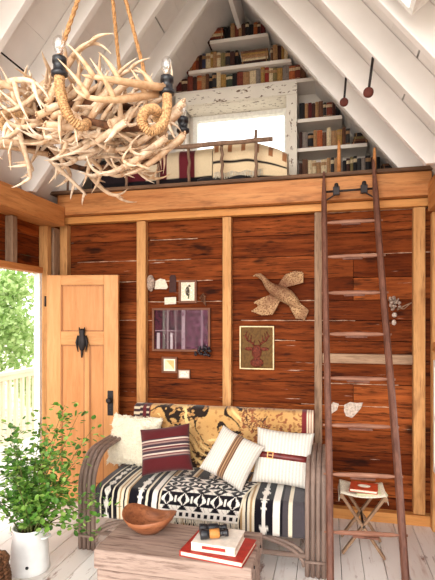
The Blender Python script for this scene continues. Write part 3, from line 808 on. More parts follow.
# ------------------------------------------------------------------ hooks hanging from the rafters
for px, py, px2, py2, Yr, k in ((346, 79, 344, 102, 3.36, 'lower-left'), (373, 59, 368.5, 92, 2.83, 'upper-right')):
    d = ray(px, py)
    # on the lower edge of the rafter at that Y
    X = d.x*(Yr/d.y); z = ZD - SL*(X-XM)
    top = V((X, Yr, z+.004)); f = top.dot(fw); d2 = ray(px2, py2); e = V((0, 0, CH)) + d2*(f/d2.dot(fw)); e = V((e.x, Yr+.0, e.z))
    h = thing('hanging_rod', 'iron rod with round rusty knob hanging from the rafter, %s of two' % k, 'rod', top, 'iron rods on the right rafters')
    bm = B(); tube(bm, [top, e], .0075, 8); obj('rod', bm, M['iron'], h)
    bm = B(); tube(bm, [e + V((0, -.012, 0)), e + V((0, -.007, 0)), e + V((0, .007, 0)), e + V((0, .012, 0))], [.018, .029, .029, .018], 18); obj('knob', bm, M['rust'], h)

# ------------------------------------------------------------------ sofa
SX0, SX1, SY0, SY1 = -1.625, -.075, 2.96, 3.62
so = thing('sofa', 'grey bent-rattan sofa with striped black and white seat by the back wall', 'sofa', ((SX0+SX1)/2, 3.3, 0))
pr = .0155
for side, xo in (('l', SX0), ('r', SX1)):
    for k in range(4):
        x = xo + (k-1.5)*.033
        h = .665 - .006*abs(k-1.5); rr_ = .23
        pts = [(x, SY0, .002), (x, SY0, .2), (x, SY0, h-rr_)]
        for q in range(1, 9): a_ = q/8*PI/2; pts.append((x, SY0+rr_*(1-math.cos(a_)), h-rr_+rr_*math.sin(a_)))
        pts += [(x, SY1-.12, h+.01)]
        for q in range(1, 7): a_ = q/6*PI/2; pts.append((x, SY1-.12+.12*math.sin(a_), h+.01-.12*(1-math.cos(a_))))
        pts += [(x, SY1, .3), (x, SY1, .002)]
        bm = B(); tube(bm, pts, pr, 10); obj('arm_hoop', bm, M['rattan'], so)
    for zb in (.10,):
        bm = B(); tube(bm, [(xo-.065, SY0-.022, zb), (xo+.065, SY0-.022, zb)], .0085, 8); obj('binding', bm, M['rattan_x'], so)
for (y, z, nm) in ((SY0+.045, .245, 'seat_rail'), (SY1-.03, .245, 'seat_rail'), (SY0+.0, .125, 'stretcher'), (SY1, .12, 'stretcher')):
    bm = B(); tube(bm, [(SX0+.06, y, z), (SX1-.06, y, z)], .016, 10); obj(nm, bm, M['rattan_x'], so)
for s, xo in ((1, SX0+.07), (-1, SX1-.07)):
    for off in (0, .05):
        bm = B(); tube(bm, [(xo + s*(.0 + .42*(1-math.cos(a_*PI/16))), SY0+.0+off*.35, .06 + off + (.17-off)*math.sin(a_*PI/16)) for a_ in range(9)], .013, 8); obj('corner_brace', bm, M['rattan_x'], so)
# back frame: tall bent pole round the back
BZ = .86
pts = [(SX0+.05, SY1+.02, .002), (SX0+.05, SY1+.02, .3), (SX0+.05, SY1+.06, .62)]
for q in range(7): a_ = q/6*PI/2; pts.append((SX0+.05+.16*(1-math.cos(a_)), SY1+.08, BZ-.16+.16*math.sin(a_)))
for q in range(7): a_ = PI/2*(1-q/6); pts.append((SX1-.05-.16*(1-math.cos(a_)), SY1+.08, BZ-.16+.16*math.sin(a_)))
pts += [(SX1-.05, SY1+.06, .62), (SX1-.05, SY1+.02, .3), (SX1-.05, SY1+.02, .002)]
bm = B(); tube(bm, pts, .017, 10); obj('back_frame', bm, M['rattan_x'], so)
for x in (-1.3, -1.05, -.8, -.55, -.35):
    bm = B(); tube(bm, [(x, SY1-.0, .26), (x, SY1+.06, .62), (x, SY1+.08, BZ-.01)], .010, 8); obj('back_spindle', bm, M['rattan'], so)
bm = B(); box2(bm, (SX0+.07, SY0+.02, .262), (SX1-.07, SY1-.05, .275)); obj('seat_slats', bm, M['rattan_x'], so)

# upholstered seat, stripes run from back to front
BL = (20, 17, 24); CR = (226, 214, 190); TN = (176, 142, 98); GY = (74, 68, 72); WH = (236, 230, 220)
bands = [(3.5, 'g'), (1, 'c'), (6.5, 'k1'), (.8, 'c'), (2.5, 'k'), (1.2, 'c'), (1.0, 't'), (1.6, 'c'), (.9, 'k'), (1.4, 'c'), (1, 't'), (3, 'k'), (7, 'k2'), (1.2, 'c'), (2.4, 'k'), (3, 'w'), (1, 'k'), (2, 't'),
         (1, 'c'), (9, 'k1'), (1.4, 'c'), (2, 't'), (5, 'k'), (6.5, 'k2'), (1.2, 'c'), (3, 'k'), (1.4, 'c'), (1.0, 't'), (1.4, 'c'), (2, 'k'), (5.8, 'k1'), (1.2, 'c'), (2.4, 'k'), (1.2, 't'), (1.6, 'c'), (1, 'k'), (1.5, 'c'), (1.0, 't'), (1.5, 'c'), (1.6, 'k'),
         (6.5, 'k2'), (1.6, 'k'), (3.6, 'w'), (1.4, 'k'), (3, 'g'), (2.2, 'c'), (1.2, 'g'), (6, 'g')]
tot = sum(b[0] for b in bands)
def seat_col(u, s):           # s: metres along the cloth
    p = u*tot
    for w, k in bands:
        if p < w:
            f = p/w
            if k == 'k': return BL
            if k == 'c': return CR
            if k == 't': return TN
            if k == 'w': return WH
            if k == 'g': return GY
            q = (s*11) % 1
            if k == 'k1':
                d = abs(f-.5)*2; e = abs(q-.5)*2
                return WH if (d < .72 and .25 < d+e*.6 < .62) or (d < .16 and e < .5) else BL
            if k == 'k2':
                d = abs(f-.5)*2; step = int(q*4)/4
                return WH if d < .28+.45*abs(step-.5)*2 and (int(q*8) % 2 == 0 or d < .3) else BL
        p -= w
    return GY
def section(pts):             # cumulative length
    L = [0]
    for a, b in zip(pts, pts[1:]): L.append(L[-1] + (V(b)-V(a)).length)
    return L
prof = [(SY1-.04, .282)] + [(SY1-.04 - 0, .40)] 
r_ = .055; top = .435; fr = SY0+.01; bot = .232
for q in range(0, 7): a_ = q/6*PI/2; prof.append((SY1-.04-r_+r_*math.cos(a_), top-r_+r_*math.sin(a_)))
for q in range(1, 24): prof.append((SY1-.04-r_ + (fr+r_-(SY1-.04-r_))*q/24, top + .012*math.sin(PI*q/24)))
for q in range(0, 9): a_ = PI/2 + q/8*PI/2; prof.append((fr+r_+r_*math.cos(a_), top-r_+r_*math.sin(a_)))
for q in range(1, 8): prof.append((fr-.012, top-r_-(top-r_-bot)*q/7))
Lp = section([(0, y, z) for y, z in prof]); NP = len(prof)
sx0, sx1 = SX0+.055, SX1-.055; NU = 520
bm = B()
g = [[bm.verts.new((sx0+(sx1-sx0)*i/NU, y+.004*math.sin(i*.02+z*9), z)) for y, z in prof] for i in range(NU+1)]
for i in range(NU):
    for j in range(NP-1):
        f = bm.faces.new((g[i][j], g[i+1][j], g[i+1][j+1], g[i][j+1])); f.smooth = True
    bm.faces.new((g[i][NP-1], g[i+1][NP-1], g[i+1][0], g[i][0]))
bm.faces.new(g[0]); bm.faces.new(g[-1][::-1])
o = obj('seat_cushion', bm, M['cloth'], so); o['label'] = 'black white and tan striped woven seat cover'
colour(o, lambda i, c: seat_col((i//NP)/NU, Lp[i % NP]))
# backrest pad under the throw
bm = B()
def bp(s, x, n):              # s 0..1 up the back, n out of the pad
    return V((x, SY1-.03 + .085*s - n, .40 + .45*s))
vs = []
for x in (SX0+.10, SX1-.10):
    vs.append([bm.verts.new(bp(*q)) for q in ((0, x, 0), (0, x, .06), (.94, x, .06), (1, x, .03), (1, x, 0))])
for k in range(5): bm.faces.new((vs[0][k], vs[0][(k+1) % 5], vs[1][(k+1) % 5], vs[1][k]))
bm.faces.new(vs[0]); bm.faces.new(vs[1][::-1]); bmesh.ops.recalc_face_normals(bm, faces=bm.faces[:])
obj('back_cushion', bm, M['canvas'], so, .01)

# golden throw over the sofa back
NU, NV = 240, 110; tx0, tx1 = SX0+.075, SX1-.03
def tf(u, v):
    x = tx0+(tx1-tx0)*u
    wv = .006*noise.noise(V((x*6, v*5, 2))) + .004*math.sin(x*23)
    top_z = .862 + .006*math.sin(x*9)
    if v < .78:
        s = v/.78; p = bp(s, x, .070 + wv)
        return V((p.x, p.y, p.z + (.012)*s))
    if v < .90:
        s = (v-.78)/.12*PI; p = bp(1, x, 0)
        return V((x, p.y - .003 + .0 - .067*math.cos(s)*(1) , .862 + .030*math.sin(s) + wv*.3))
    s = (v-.90)/.10; p = bp(1, x, 0); return V((x, p.y+.064, .862-.14*s))
def throw_col(u, v):
    x, y = u*1.5, v*.6
    if u < .035: return [(60, 40, 44), (206, 188, 160)][int(v*30) % 2]
    if u < .10:
        return (98, 40, 44) if .05 < u < .075 or u > .09 else (52, 40, 44) if int(v*46) % 3 else (196, 176, 150)
    if u > .965: return (226, 208, 182) if int(u*240) % 3 else (140, 60, 54)
    if u > .94: return (120, 44, 46)
    n1 = noise.noise(V((x*3, y*4, 7))); fine = noise.noise(V((x*30, y*40, 9))); vf = noise.noise(V((x*70, y*80, 4)))
    base = [206 + 24*n1, 162 + 26*n1, 104 + 26*n1]
    w = noise.noise(V((x*2.2, y*3.0, 3)))*3.0 + noise.noise(V((x*7, y*9, 5)))*.7
    ph_ = (x*26 + y*44)*.5 + w*3.2
    ln = abs(math.sin(ph_)); amt = noise.noise(V((x*3.4, y*5, 11)))
    if u < .62:
        if ln < .20 + .30*max(0, amt) and fine > -.25: return (44, 32, 26)
        if ln > .93 and amt > -.1: return (232, 200, 136)
        if amt > .22 and fine > .0: return (78, 54, 38)
    else:
        if ln < .16 and fine > -.05: return (84, 54, 42)
        if fine > .22: return (150, 92, 60)
        if amt > .15 and vf > .05: return (118, 76, 54)
    if fine < -.32: return (170, 122, 74)
    return base
bm = B(); grid(bm, tf, NU, NV)
o = obj('throw_blanket', bm, M['cloth'], None, 0, True)
colour(o, lambda i, c: throw_col((i//(NV+1))/NU, (i % (NV+1))/NV))
sd = o.modifiers.new('thick', 'SOLIDIFY'); sd.thickness = .006; sd.offset = -1
tag(o, 'golden throw with dark brush-like markings draped over the sofa back', 'blanket')

# ikat throw lying across the seat and hanging over its front
def along(s):                 # point and normal of the seat profile at length s from the front bottom
    s = Lp[-1]-s
    for j in range(NP-1):
        if Lp[j+1] >= s:
            f = (s-Lp[j])/max(1e-6, Lp[j+1]-Lp[j]); a, b = V((0, *prof[j])), V((0, *prof[j+1])); p = a.lerp(b, f); t_ = (b-a).normalized()
            return p, V((0, t_.z, -t_.y))*-1
    return V((0, *prof[-1])), V((0, -1, 0))
NU, NV = 200, 110; kx0, kx1 = at(163, 500, 3.05).x, at(240, 500, 3.0).x
def kf(u, v):
    s = .055 + .40*v; p, n = along(s)
    if n.z < -.01 or (n.z < .1 and n.y > 0): n = -n
    x = kx0 + (kx1-kx0)*u + .16*(v**1.3)*(u-.25)*.5 + .03*(v)
    w = .009 + .004*noise.noise(V((x*8, v*5, 8))) + .003*math.sin(x*30+v*5)
    return V((x, p.y, p.z)) + n*w
def ikat(u, v):
    a = (u*5.0) % 1; b = (v*5.2) % 1
    if u < .02 or u > .98: return CR
    if v < .13: return BL if (int(u*26) % 2) and .03 < v < .10 else WH
    d = abs(a-.5)*2; e = abs(b-.5)*2; band = int(v*5.2) % 2
    st_ = int(e*6)/6
    if band:
        return WH if (d < .75-.75*st_ and d > .30-.3*st_) or (d > .86 and e < .5) else BL
    return BL if (d < .70*(1-st_)+.12 and not (d < .15 and e < .4)) or e > .92 else (WH if (int(u*90)+int(v*60)) % 5 else (196, 186, 180))
bm = B(); grid(bm, kf, NU, NV); o = obj('throw_blanket', bm, M['cloth'], None, 0, True)
colour(o, lambda i, c: ikat((i//(NV+1))/NU, (i % (NV+1))/NV))
sd = o.modifiers.new('thick', 'SOLIDIFY'); sd.thickness = .005; sd.offset = 0
tag(o, 'black and white zigzag throw with cream fringe across the middle of the seat', 'blanket')
bm = B()
for i in range(70):
    p = kf(i/69, 0); tube(bm, [p + V((0, 0, .002)), p + V((R.uniform(-.004, .004), -.002, -.022)), p + V((R.uniform(-.008, .008), -.001, -.045))], .0026, 5)
WLOC[o.name] = V(o.location); obj('fringe', bm, M['canvas'], o)

# cushions
def pillow(name, px, py, Yc, w, h, th, roll, lean, colfn, mat, yaw=0, N=72, fluff=0, zmin=None):
    c = at(px, py, Yc)
    m = Matrix.Rotation(yaw, 4, 'Z') @ Matrix.Rotation(lean, 4, 'X') @ Matrix.Rotation(roll, 4, 'Y')
    bm = B(); sides = []
    def P(u, v, s):
        a, b = u*2-1, v*2-1
        k = (max(0, (1-a**4))*max(0, (1-b**4)))**.5
        x = a*w/2*(1-.07*(1-b*b)*abs(a)**3); z = b*h/2*(1-.07*(1-a*a)*abs(b)**3)
        y = s*th/2*k
        if fluff:
            q = V((x*60, y*60+s*3, z*60)); y += s*fluff*(noise.noise(q)+.6*noise.noise(q*2.1))*min(1, k*2); x *= 1 + .10*noise.noise(q*.4+V((4, 0, 0))); z *= 1 + .10*noise.noise(q*.4+V((0, 9, 0)))
        y += s*.004*noise.noise(V((x*14, z*14, s)))*k
        return V((x, y, z))
    g = {}
    for s in (-1, 1):
        for i in range(N+1):
            for j in range(N+1):
                edge = i in (0, N) or j in (0, N)
                if s == 1 and edge: g[(s, i, j)] = g[(-1, i, j)]
                else: g[(s, i, j)] = bm.verts.new(P(i/N, j/N, s))
    for s in (-1, 1):
        for i in range(N):
            for j in range(N):
                q = [g[(s, i, j)], g[(s, i+1, j)], g[(s, i+1, j+1)], g[(s, i, j+1)]]
                f = bm.faces.new(q if s < 0 else q[::-1]); f.smooth = True
    bm.verts.index_update()
    uvs = {}
    for (s, i, j), v in g.items(): uvs.setdefault(v.index, (i/N, j/N))
    bmesh.ops.transform(bm, matrix=Matrix.Translation(c) @ m, verts=bm.verts[:])
    lo = min(v.co.z for v in bm.verts)
    if zmin is not None: c = c + V((0, 0, zmin-lo)); bmesh.ops.translate(bm, verts=bm.verts[:], vec=(0, 0, zmin-lo))
    o = obj(name, bm, mat, None, 0, True)
    colour(o, lambda i, co: colfn(*uvs[i]))
    WLOC[o.name] = V(o.location)
    return o, c, m, P
ST = top + .012
o, c, m, P = pillow('cushion', 135, 455, 3.445, .41, .385, .15, .03, -.30, lambda u, v: (240, 230, 208), M['knit'], .05, 110, .009, ST)
tag(o, 'shaggy cream sheepskin cushion at the left end of the sofa', 'cushion')
# tufts of fleece on it
bm = B(); rr = random.Random(5)
for i in range(2600):
    u, v = rr.random(), rr.random(); p = P(u, v, -1); e = .0012
    tip = p + V((rr.uniform(-.010, .010) + (u-.5)*.018, -rr.uniform(.004, .010), rr.uniform(-.014, .006) + (v-.5)*.018)); s = V((rr.uniform(-1, 1), 0, rr.uniform(-1, 1))).normalized()*.0035
    a, b, t_ = [bm.verts.new(Matrix.Translation(c) @ m @ q) for q in (p-s, p+s, tip)]; bm.faces.new((a, b, t_))
f = obj('fleece', bm, plain('cream_fleece', (242, 232, 212), .95, .05, 0, .06), o)
def mar(u, v):
    q = v
    if .30 < q < .72:
        k = int((q-.30)/.42*15)
        return [(70, 52, 58), (150, 120, 112), (92, 34, 40), (206, 186, 172), (60, 46, 54)][k % 5]
    return (86, 30, 33)
o, c, m, P = pillow('cushion', 166, 463, 3.29, .385, .34, .13, -.17, -.42, mar, M['cloth'], .06, 90, 0, ST+.001)
tag(o, 'maroon cushion with grey and cream woven stripes in front of the sheepskin one', 'cushion')
def kn(u, v):
    if .40 < u < .56: return [(122, 88, 64), (170, 134, 100), (92, 66, 52)][int(u*60) % 3]
    k = math.sin(u*120)*.5+.5
    return tuple(x-30*k for x in (222, 215, 205))
o, c, m, P = pillow('cushion', 232, 468, 3.15, .335, .335, .13, .42, -.50, kn, M['knit'], .0, 90, 0, ST+.006)
tag(o, 'white knit cushion with brown centre stripe, tilted on one corner', 'cushion')
def kn2(u, v):
    k = math.sin(u*110)*.5+.5; return tuple(x-28*k for x in (224, 218, 208))
o, c, m, P = pillow('cushion', 283, 463, 3.27, .40, .375, .15, .06, -.36, kn2, M['knit'], .0, 90, 0, ST+.001)
tag(o, 'white knit cushion with dark red belt at the right end of the sofa', 'cushion')
# belt strapped round it
T_ = Matrix.Translation(c) @ m; bm = B(); vv = .50; hw = .014; N = 60; ring = []
for i in range(N*2):
    s = -1 if i < N else 1; u = (i/N if i < N else 2-i/N); u = .012 + .976*u
    row_ = []
    for dv in (-.052, .052):
        p = P(u, vv+dv, s); row_.append(p + V((0, s*.004, 0)))
    ring.append([bm.verts.new(T_ @ q) for q in row_])
for i in range(N*2):
    f = bm.faces.new((ring[i][0], ring[i][1], ring[(i+1) % (N*2)][1], ring[(i+1) % (N*2)][0])); f.smooth = True
bl = obj('belt', bm, M['leather'], o); sd = bl.modifiers.new('t', 'SOLIDIFY'); sd.thickness = .004; sd.offset = 0
WLOC[bl.name] = WLOC[o.name]
p = P(.30, vv, -1) + V((0, -.009, 0)); bm = B()
for dx, dz, sx, sz in ((-.018, 0, .005, .042), (.018, 0, .005, .042), (0, .021, .041, .005), (0, -.021, .041, .005), (.004, 0, .03, .004)):
    box(bm, p + V((dx, 0, dz)), (sx, .005, sz))
bmesh.ops.transform(bm, matrix=T_, verts=bm.verts[:]); obj('buckle', bm, M['brass'], bl)

# ------------------------------------------------------------------ chest and what stands on it
cx0, cx1, cy0, cy1, CT = -1.165, -.35, 2.19, 2.575, .42
ce = thing('wooden_chest', 'low weathered grey-brown wooden chest used as coffee table', 'chest', ((cx0+cx1)/2, (cy0+cy1)/2, 0))
bm = B(); box2(bm, (cx0+.012, cy0+.012, 0), (cx1-.012, cy1-.012, CT-.105)); obj('body', bm, M['chest'], ce, .006)
bm = B(); box2(bm, (cx0, cy0, CT-.10), (cx1, cy1, CT)); obj('lid', bm, M['chest'], ce, .007)
for y in (cy0+.07, cy1-.1):
    bm = B(); tube(bm, [(cx1-.001, y, CT-.03), (cx1+.005, y, CT-.03)], .008, 8); obj('nail_head', bm, M['iron'], ce)

# wooden bowl with a wavy rim
bc_ = atz(148, 533, CT); bc_ = V((bc_.x, bc_.y+.02, CT))
bm = B(); wv = lambda a_, t_: (.022*math.cos(2*a_+.5) + .006*math.sin(3*a_))*max(0, 1-abs(t_-.5)*2)**1.0
lathe(bm, [(.045, 0), (.055, .004), (.085, .03), (.115, .062), (.135, .098), (.130, .100), (.112, .068), (.082, .036), (.05, .014), (.01, .010)], bc_, 48, 1.14, .92, wv)
o = obj('bowl', bm, M['bowl']); tag(o, 'oval turned wooden bowl with wavy rim on the chest', 'bowl')

def book_flat(name, cpx, cpy, z, w, d, h, rotz, cover, label, cat='book'):
    c = atz(cpx, cpy, z+h); c.z = z
    m = Matrix.Translation(c) @ Matrix.Rotation(rotz, 4, 'Z')
    bk = thing(name, label, cat, c)
    bm = B(); t_ = .004
    box2(bm, (-w/2, -d/2, 0), (w/2, d/2, t_)); box2(bm, (-w/2, -d/2, h-t_), (w/2, d/2, h)); box2(bm, (-w/2-.002, -d/2, 0), (-w/2+.004, d/2, h))
    bmesh.ops.transform(bm, matrix=m, verts=bm.verts[:]); obj('cover', bm, cover, bk, .0015)
    bm = B(); box2(bm, (-w/2+.004, -d/2+.006, t_), (w/2-.006, d/2-.006, h-t_)); bmesh.ops.transform(bm, matrix=m, verts=bm.verts[:]); obj('page_block', bm, M['paper'], bk)
    return bk, c, m
M['redcover'] = plain('red_book_cover', (168, 46, 36), .5, .35, 0, .12)
M['creamcover'] = plain('white_book_jacket', (232, 222, 208), .5, .35, 0, .06)
b1, c, m = book_flat('book', 219, 545, CT, .325, .245, .028, -.13, M['redcover'], 'large red book lying at the bottom of the stack on the chest')
b2, c, m = book_flat('book', 219, 536, CT+.0285, .225, .20, .042, -.06, M['creamcover'], 'thick white book with red lettering strip between red book and binoculars')
bm = B(); box2(bm, (-.06, -.098, .014), (.06, -.0945, .028)); bmesh.ops.transform(bm, matrix=m, verts=bm.verts[:]); obj('red_strip', bm, M['redcover'], b2)
# binoculars
zb = CT+.0285+.0425; bcn = atz(214.5, 532, zb+.02); bcn.z = zb
bn = thing('binoculars', 'black binoculars with tan leather bands lying on the white book', 'binoculars', bcn)
mb = Matrix.Translation(bcn) @ Matrix.Rotation(.35, 4, 'Z')
M['tanleather'] = plain('tan_leather_band', (188, 128, 66), .5, .3, 0, .15)
for s in (-1, 1):
    y = s*.031
    bm = B(); tube(bm, [(-.075, y, .0265), (-.07, y, .0265), (-.045, y, .0255), (-.03, y, .0265)], [.024, .0262, .0235, .022], 18); bmesh.ops.transform(bm, matrix=mb, verts=bm.verts[:]); obj('objective', bm, M['black'], bn)
    bm = B(); tube(bm, [(-.03, y, .0265), (-.027, y, .0265), (.018, y*.95, .0265), (.021, y*.95, .0265)], [.021, .0225, .0235, .022], 18); bmesh.ops.transform(bm, matrix=mb, verts=bm.verts[:]); obj('barrel', bm, M['tanleather'] if s < 0 else M['black'], bn)
    bm = B(); tube(bm, [(.021, y*.95, .0265), (.035, y*.9, .0265), (.05, y*.9, .0265), (.053, y*.9, .0265), (.066, y*.9, .0265)], [.017, .014, .0145, .018, .0185], 16); bmesh.ops.transform(bm, matrix=mb, verts=bm.verts[:]); obj('eyepiece', bm, M['black'], bn)
bm = B(); tube(bm, [(-.03, 0, .03), (.045, 0, .03)], .0075, 12); box(bm, (-.02, 0, .03), (.012, .05, .006)); box(bm, (.03, 0, .03), (.012, .05, .006)); tube(bm, [(.0, 0, .03), (.015, 0, .03)], .012, 14)
bmesh.ops.transform(bm, matrix=mb, verts=bm.verts[:]); obj('bridge', bm, M['black'], bn)

# ------------------------------------------------------------------ folding stool
sl, sr = atz(341, 556, 0), atz(386, 560, 0)
fx0, fx1 = sl.x, sr.x; fy = (sl.y+sr.y)/2; FH = .42; fd = .25
fs = thing('folding_stool', 'folding camp stool with cream canvas seat behind the ladder', 'stool', ((fx0+fx1)/2, fy+fd/2, 0))
for y, dy in ((fy, .0), (fy+fd, .0)):
    for s in (1, -1):
        a, b = (fx0+.01, fx1-.01) if s > 0 else (fx1-.01, fx0+.01)
        yy = y + (.011 if s > 0 else -.011)
        d = V((b-a, 0, FH-.03)); q = d.to_track_quat('Z', 'Y').to_matrix()
        bm = B(); box(bm, V((a, yy, .014)) + d/2, (.034, .018, d.length), q); 
        obj('leg', bm, M['stoolwood'], fs, .004)
for x in (fx0+.005, fx1-.005):
    bm = B(); tube(bm, [(x, fy-.03, FH-.012), (x, fy+fd+.03, FH-.012)], .015, 10); obj('seat_bar', bm, M['stoolwood'], fs)
bm = B(); tube(bm, [((fx0+fx1)/2, fy-.03, FH/2+.005), ((fx0+fx1)/2, fy+fd+.03, FH/2+.005)], .008, 8); obj('pivot_rod', bm, M['iron'], fs)
bm = B()
def cs(u, v):
    x = fx0-.012 + (fx1-fx0+.024)*u; e = min(u, 1-u)
    z = FH + .006 - .022*math.sin(PI*u)
    if e < .035: z = FH - .055*(1-e/.035) + .004
    return V((x, fy-.012 + (fd+.024)*v, z))
grid(bm, cs, 80, 6); o = obj('canvas_seat', bm, M['canvas'], fs); sd = o.modifiers.new('t', 'SOLIDIFY'); sd.thickness = .004; sd.offset = 1
zs = FH-.010
M['magcover'] = plain('pale_green_cover', (206, 208, 170), .6, .3, 0, .06)
M['orangecover'] = plain('orange_red_cover', (176, 62, 30), .45, .4, 0, .12)
b3, c3, m3 = book_flat('magazine', 369, 489, zs+.002, .20, .20, .010, .15, M['magcover'], 'pale green thin book under the orange book on the stool')
b4, c4, m4 = book_flat('book', 364, 486, zs+.0125, .18, .16, .022, -.12, M['orangecover'], 'orange-red book with pale oval on its cover, on the folding stool')
bm = B(); lathe(bm, [(.0, .0), (.034, .0), (.034, .0012), (.0, .0012)][1:3], (0, 0, 0), 24, 1.25, .8); bmesh.ops.transform(bm, matrix=m4 @ Matrix.Translation((0, 0, .0222)), verts=bm.verts[:]); obj('oval_print', bm, M['canvas'], b4)

# ------------------------------------------------------------------ potted plant
pp = atz(20, 577, 0); pp = V((pp.x, pp.y+.10, 0))
pt = thing('potted_plant', 'leafy green bush in a white enamel pail by the open door', 'plant', pp)
bm = B(); lathe(bm, [(.118, .0), (.124, .006), (.119, .03), (.112, .15), (.100, .255), (.104, .262), (.106, .272), (.097, .272), (.094, .25), (.090, .235)], pp, 40)
po = obj('pot', bm, M['enamel'], pt); WLOC[po.name] = WLOC[pt.name]
bm = B(); lathe(bm, [(.092, .23), (.07, .243), (.02, .246)], pp, 24); obj('soil', bm, M['soil'], pt)
bm = B(); tube(bm, [pp + V((.050, -.102, .062)), pp + V((.052, -.109, .062))], [.012, .008], 9); obj('enamel_chip', bm, M['black'], po)
for s in (-1, 1):
    bm = B(); q = [pp + V((s*(.106 + .03*math.sin(a_*PI/6)), .04*math.cos(a_*PI/6), .22)) for a_ in range(7)]; tube(bm, q, .006, 6); obj('handle', bm, M['enamel'], pt)
rr = random.Random(12); bml = B(); lc = []
def leaf(p, d, ln, col):
    d = d.normalized(); s = d.cross(V((rr.uniform(-.5, .5), rr.uniform(-.5, .5), 1))).normalized(); n = s.cross(d)
    pts = [p, p+d*ln*.3+s*ln*.36, p+d*ln*.72+s*ln*.34, p+d*ln, p+d*ln*.72-s*ln*.34, p+d*ln*.3-s*ln*.36]
    mid = p + d*ln*.5 - n*ln*.10
    v = [bml.verts.new(q) for q in pts]; c_ = bml.verts.new(mid)
    for k in range(6): bml.faces.new((v[k], v[(k+1) % 6], c_))
    lc.extend([col]*7)
for i in range(36):
    th = rr.uniform(0, 2*PI); sprd = rr.uniform(.10, .46); H = rr.uniform(.30, .78)*(1.12-sprd*.9)
    if i < 5: th = rr.uniform(-.8, .5); sprd = rr.uniform(.36, .5); H = (.52, .36, .12, .02, .25)[i]
    if i in (5, 6, 7): th = rr.uniform(-.2, .5); sprd = (.26, .36, .42)[i-5]; H = (.80, .74, .64)[i-5]
    b = pp + V((rr.uniform(-.06, .06), rr.uniform(-.06, .06), .235)); e = pp + V((math.cos(th)*sprd, math.sin(th)*sprd*.8, .26+H))
    mid = b.lerp(e, .5) + V((0, 0, .10)) ; n = 12
    P_ = [b*(1-t)**2 + mid*2*t*(1-t) + e*t*t for t in [k/n for k in range(n+1)]]
    bm = B(); tube(bm, P_, [.0045*(1-.75*k/n) for k in range(n+1)], 5); obj('stem', bm, M['stem'], pt)
    for k in range(2, n+1):
        for q in range(rr.choice([5, 6, 7])):
            p = P_[k]; dr_ = V((rr.gauss(0, 1), rr.gauss(0, 1), rr.gauss(.1, .6))).normalized()
            tw = p + dr_*rr.uniform(.015, .07)
            base = rr.choice([(104, 156, 58), (134, 180, 74), (82, 130, 48), (164, 200, 102), (118, 166, 78), (64, 106, 42)])
            leaf(tw, (dr_ + V((rr.uniform(-.5, .5), rr.uniform(-.5, .5), rr.uniform(-.4, .3)))), rr.uniform(.026, .046), base)
o = obj('foliage', bml, M['leaf'], pt, keep=1); colour(o, lambda i, c: lc[i])

# wicker basket at the left frame edge
wc = atz(-16, 604, 0); bk = thing('wicker_basket', 'brown wicker basket beside the white plant pail', 'basket', wc)
bm = B(); n = 26
for k in range(12):
    z = .008+.019*k; r0 = .115+.02*math.sin(k/11*PI)
    tube(bm, [wc + V(((r0+.005*math.sin(a_*PI+k*PI))*math.cos(a_*2*PI/n), (r0+.005*math.sin(a_*PI+k*PI))*math.sin(a_*2*PI/n), z)) for a_ in range(n+1)], .010, 6)
obj('weave', bm, M['wicker'], bk)
bm = B(); tube(bm, [wc + V((.12*math.cos(a_*2*PI/n), .12*math.sin(a_*2*PI/n), .235+.006*math.sin(a_*3))) for a_ in range(n+1)], .014, 8); obj('rim', bm, M['wicker'], bk)

# ------------------------------------------------------------------ things on the wall
YP = YW - .0045
def flatgrid(px0, px1, py0, py1, y, fn, n=60, name='print', par=None, mat=None):
    a, b = at((px0+px1)/2, py0, y), at((px0+px1)/2, py1, y); x0, x1 = at(px0, py0, y).x, at(px1, py0, y).x
    bm = B(); grid(bm, lambda u, v: V((x0+(x1-x0)*u, y, b.z+(a.z-b.z)*v)), n, n)
    for f in bm.faces: f.smooth = False
    o = obj(name, bm, mat or M['print'], par, keep=1); colour(o, lambda i, c: fn((i//(n+1))/n, (i % (n+1))/n)); return o
def frame(name, label, cat, px0, px1, py0, py1, fw_px, mat, fn, depth=.02, glass=False, n=60, group=None):
    yb = YP; yf = YP-depth
    x0, x1 = at(px0, py0, yf).x, at(px1, py0, yf).x; zc_ = (px0+px1)/2; z1, z0 = at(zc_, py0, yf).z, at(zc_, py1, yf).z; w = fw_px*4.0/470
    t_ = thing(name, label, cat, ((x0+x1)/2, yb, z0), group)
    bm = B(); box2(bm, (x0, yf, z0), (x0+w, yb, z1)); box2(bm, (x1-w, yf, z0), (x1, yb, z1)); box2(bm, (x0+w, yf, z0), (x1-w, yb, z0+w)); box2(bm, (x0+w, yf, z1-w), (x1-w, yb, z1))
    obj('frame', bm, mat, t_, .002)
    bm = B(); grid(bm, lambda u, v: V((x0+w+(x1-x0-2*w)*u, yb-.004-(depth-.008)*.2, z0+w+(z1-z0-2*w)*v)), n, n)
    # the print has a backing, so it is a thin box
    ys = yb-.004-(depth-.008)*.2
    o = obj('print', bm, M['print'], t_, keep=1); sd = o.modifiers.new('t', 'SOLIDIFY'); sd.thickness = .003; sd.offset = 0
    colour(o, lambda i, c: fn((i//(n+1))/n, (i % (n+1))/n))
    if glass:
        bm = B(); box2(bm, (x0+w, yf+.004, z0+w), (x1-w, yf+.006, z1-w)); obj('glass', bm, M['picglass'], t_)
    return t_, (x0+w, x1-w, z0+w, z1-w, ys)
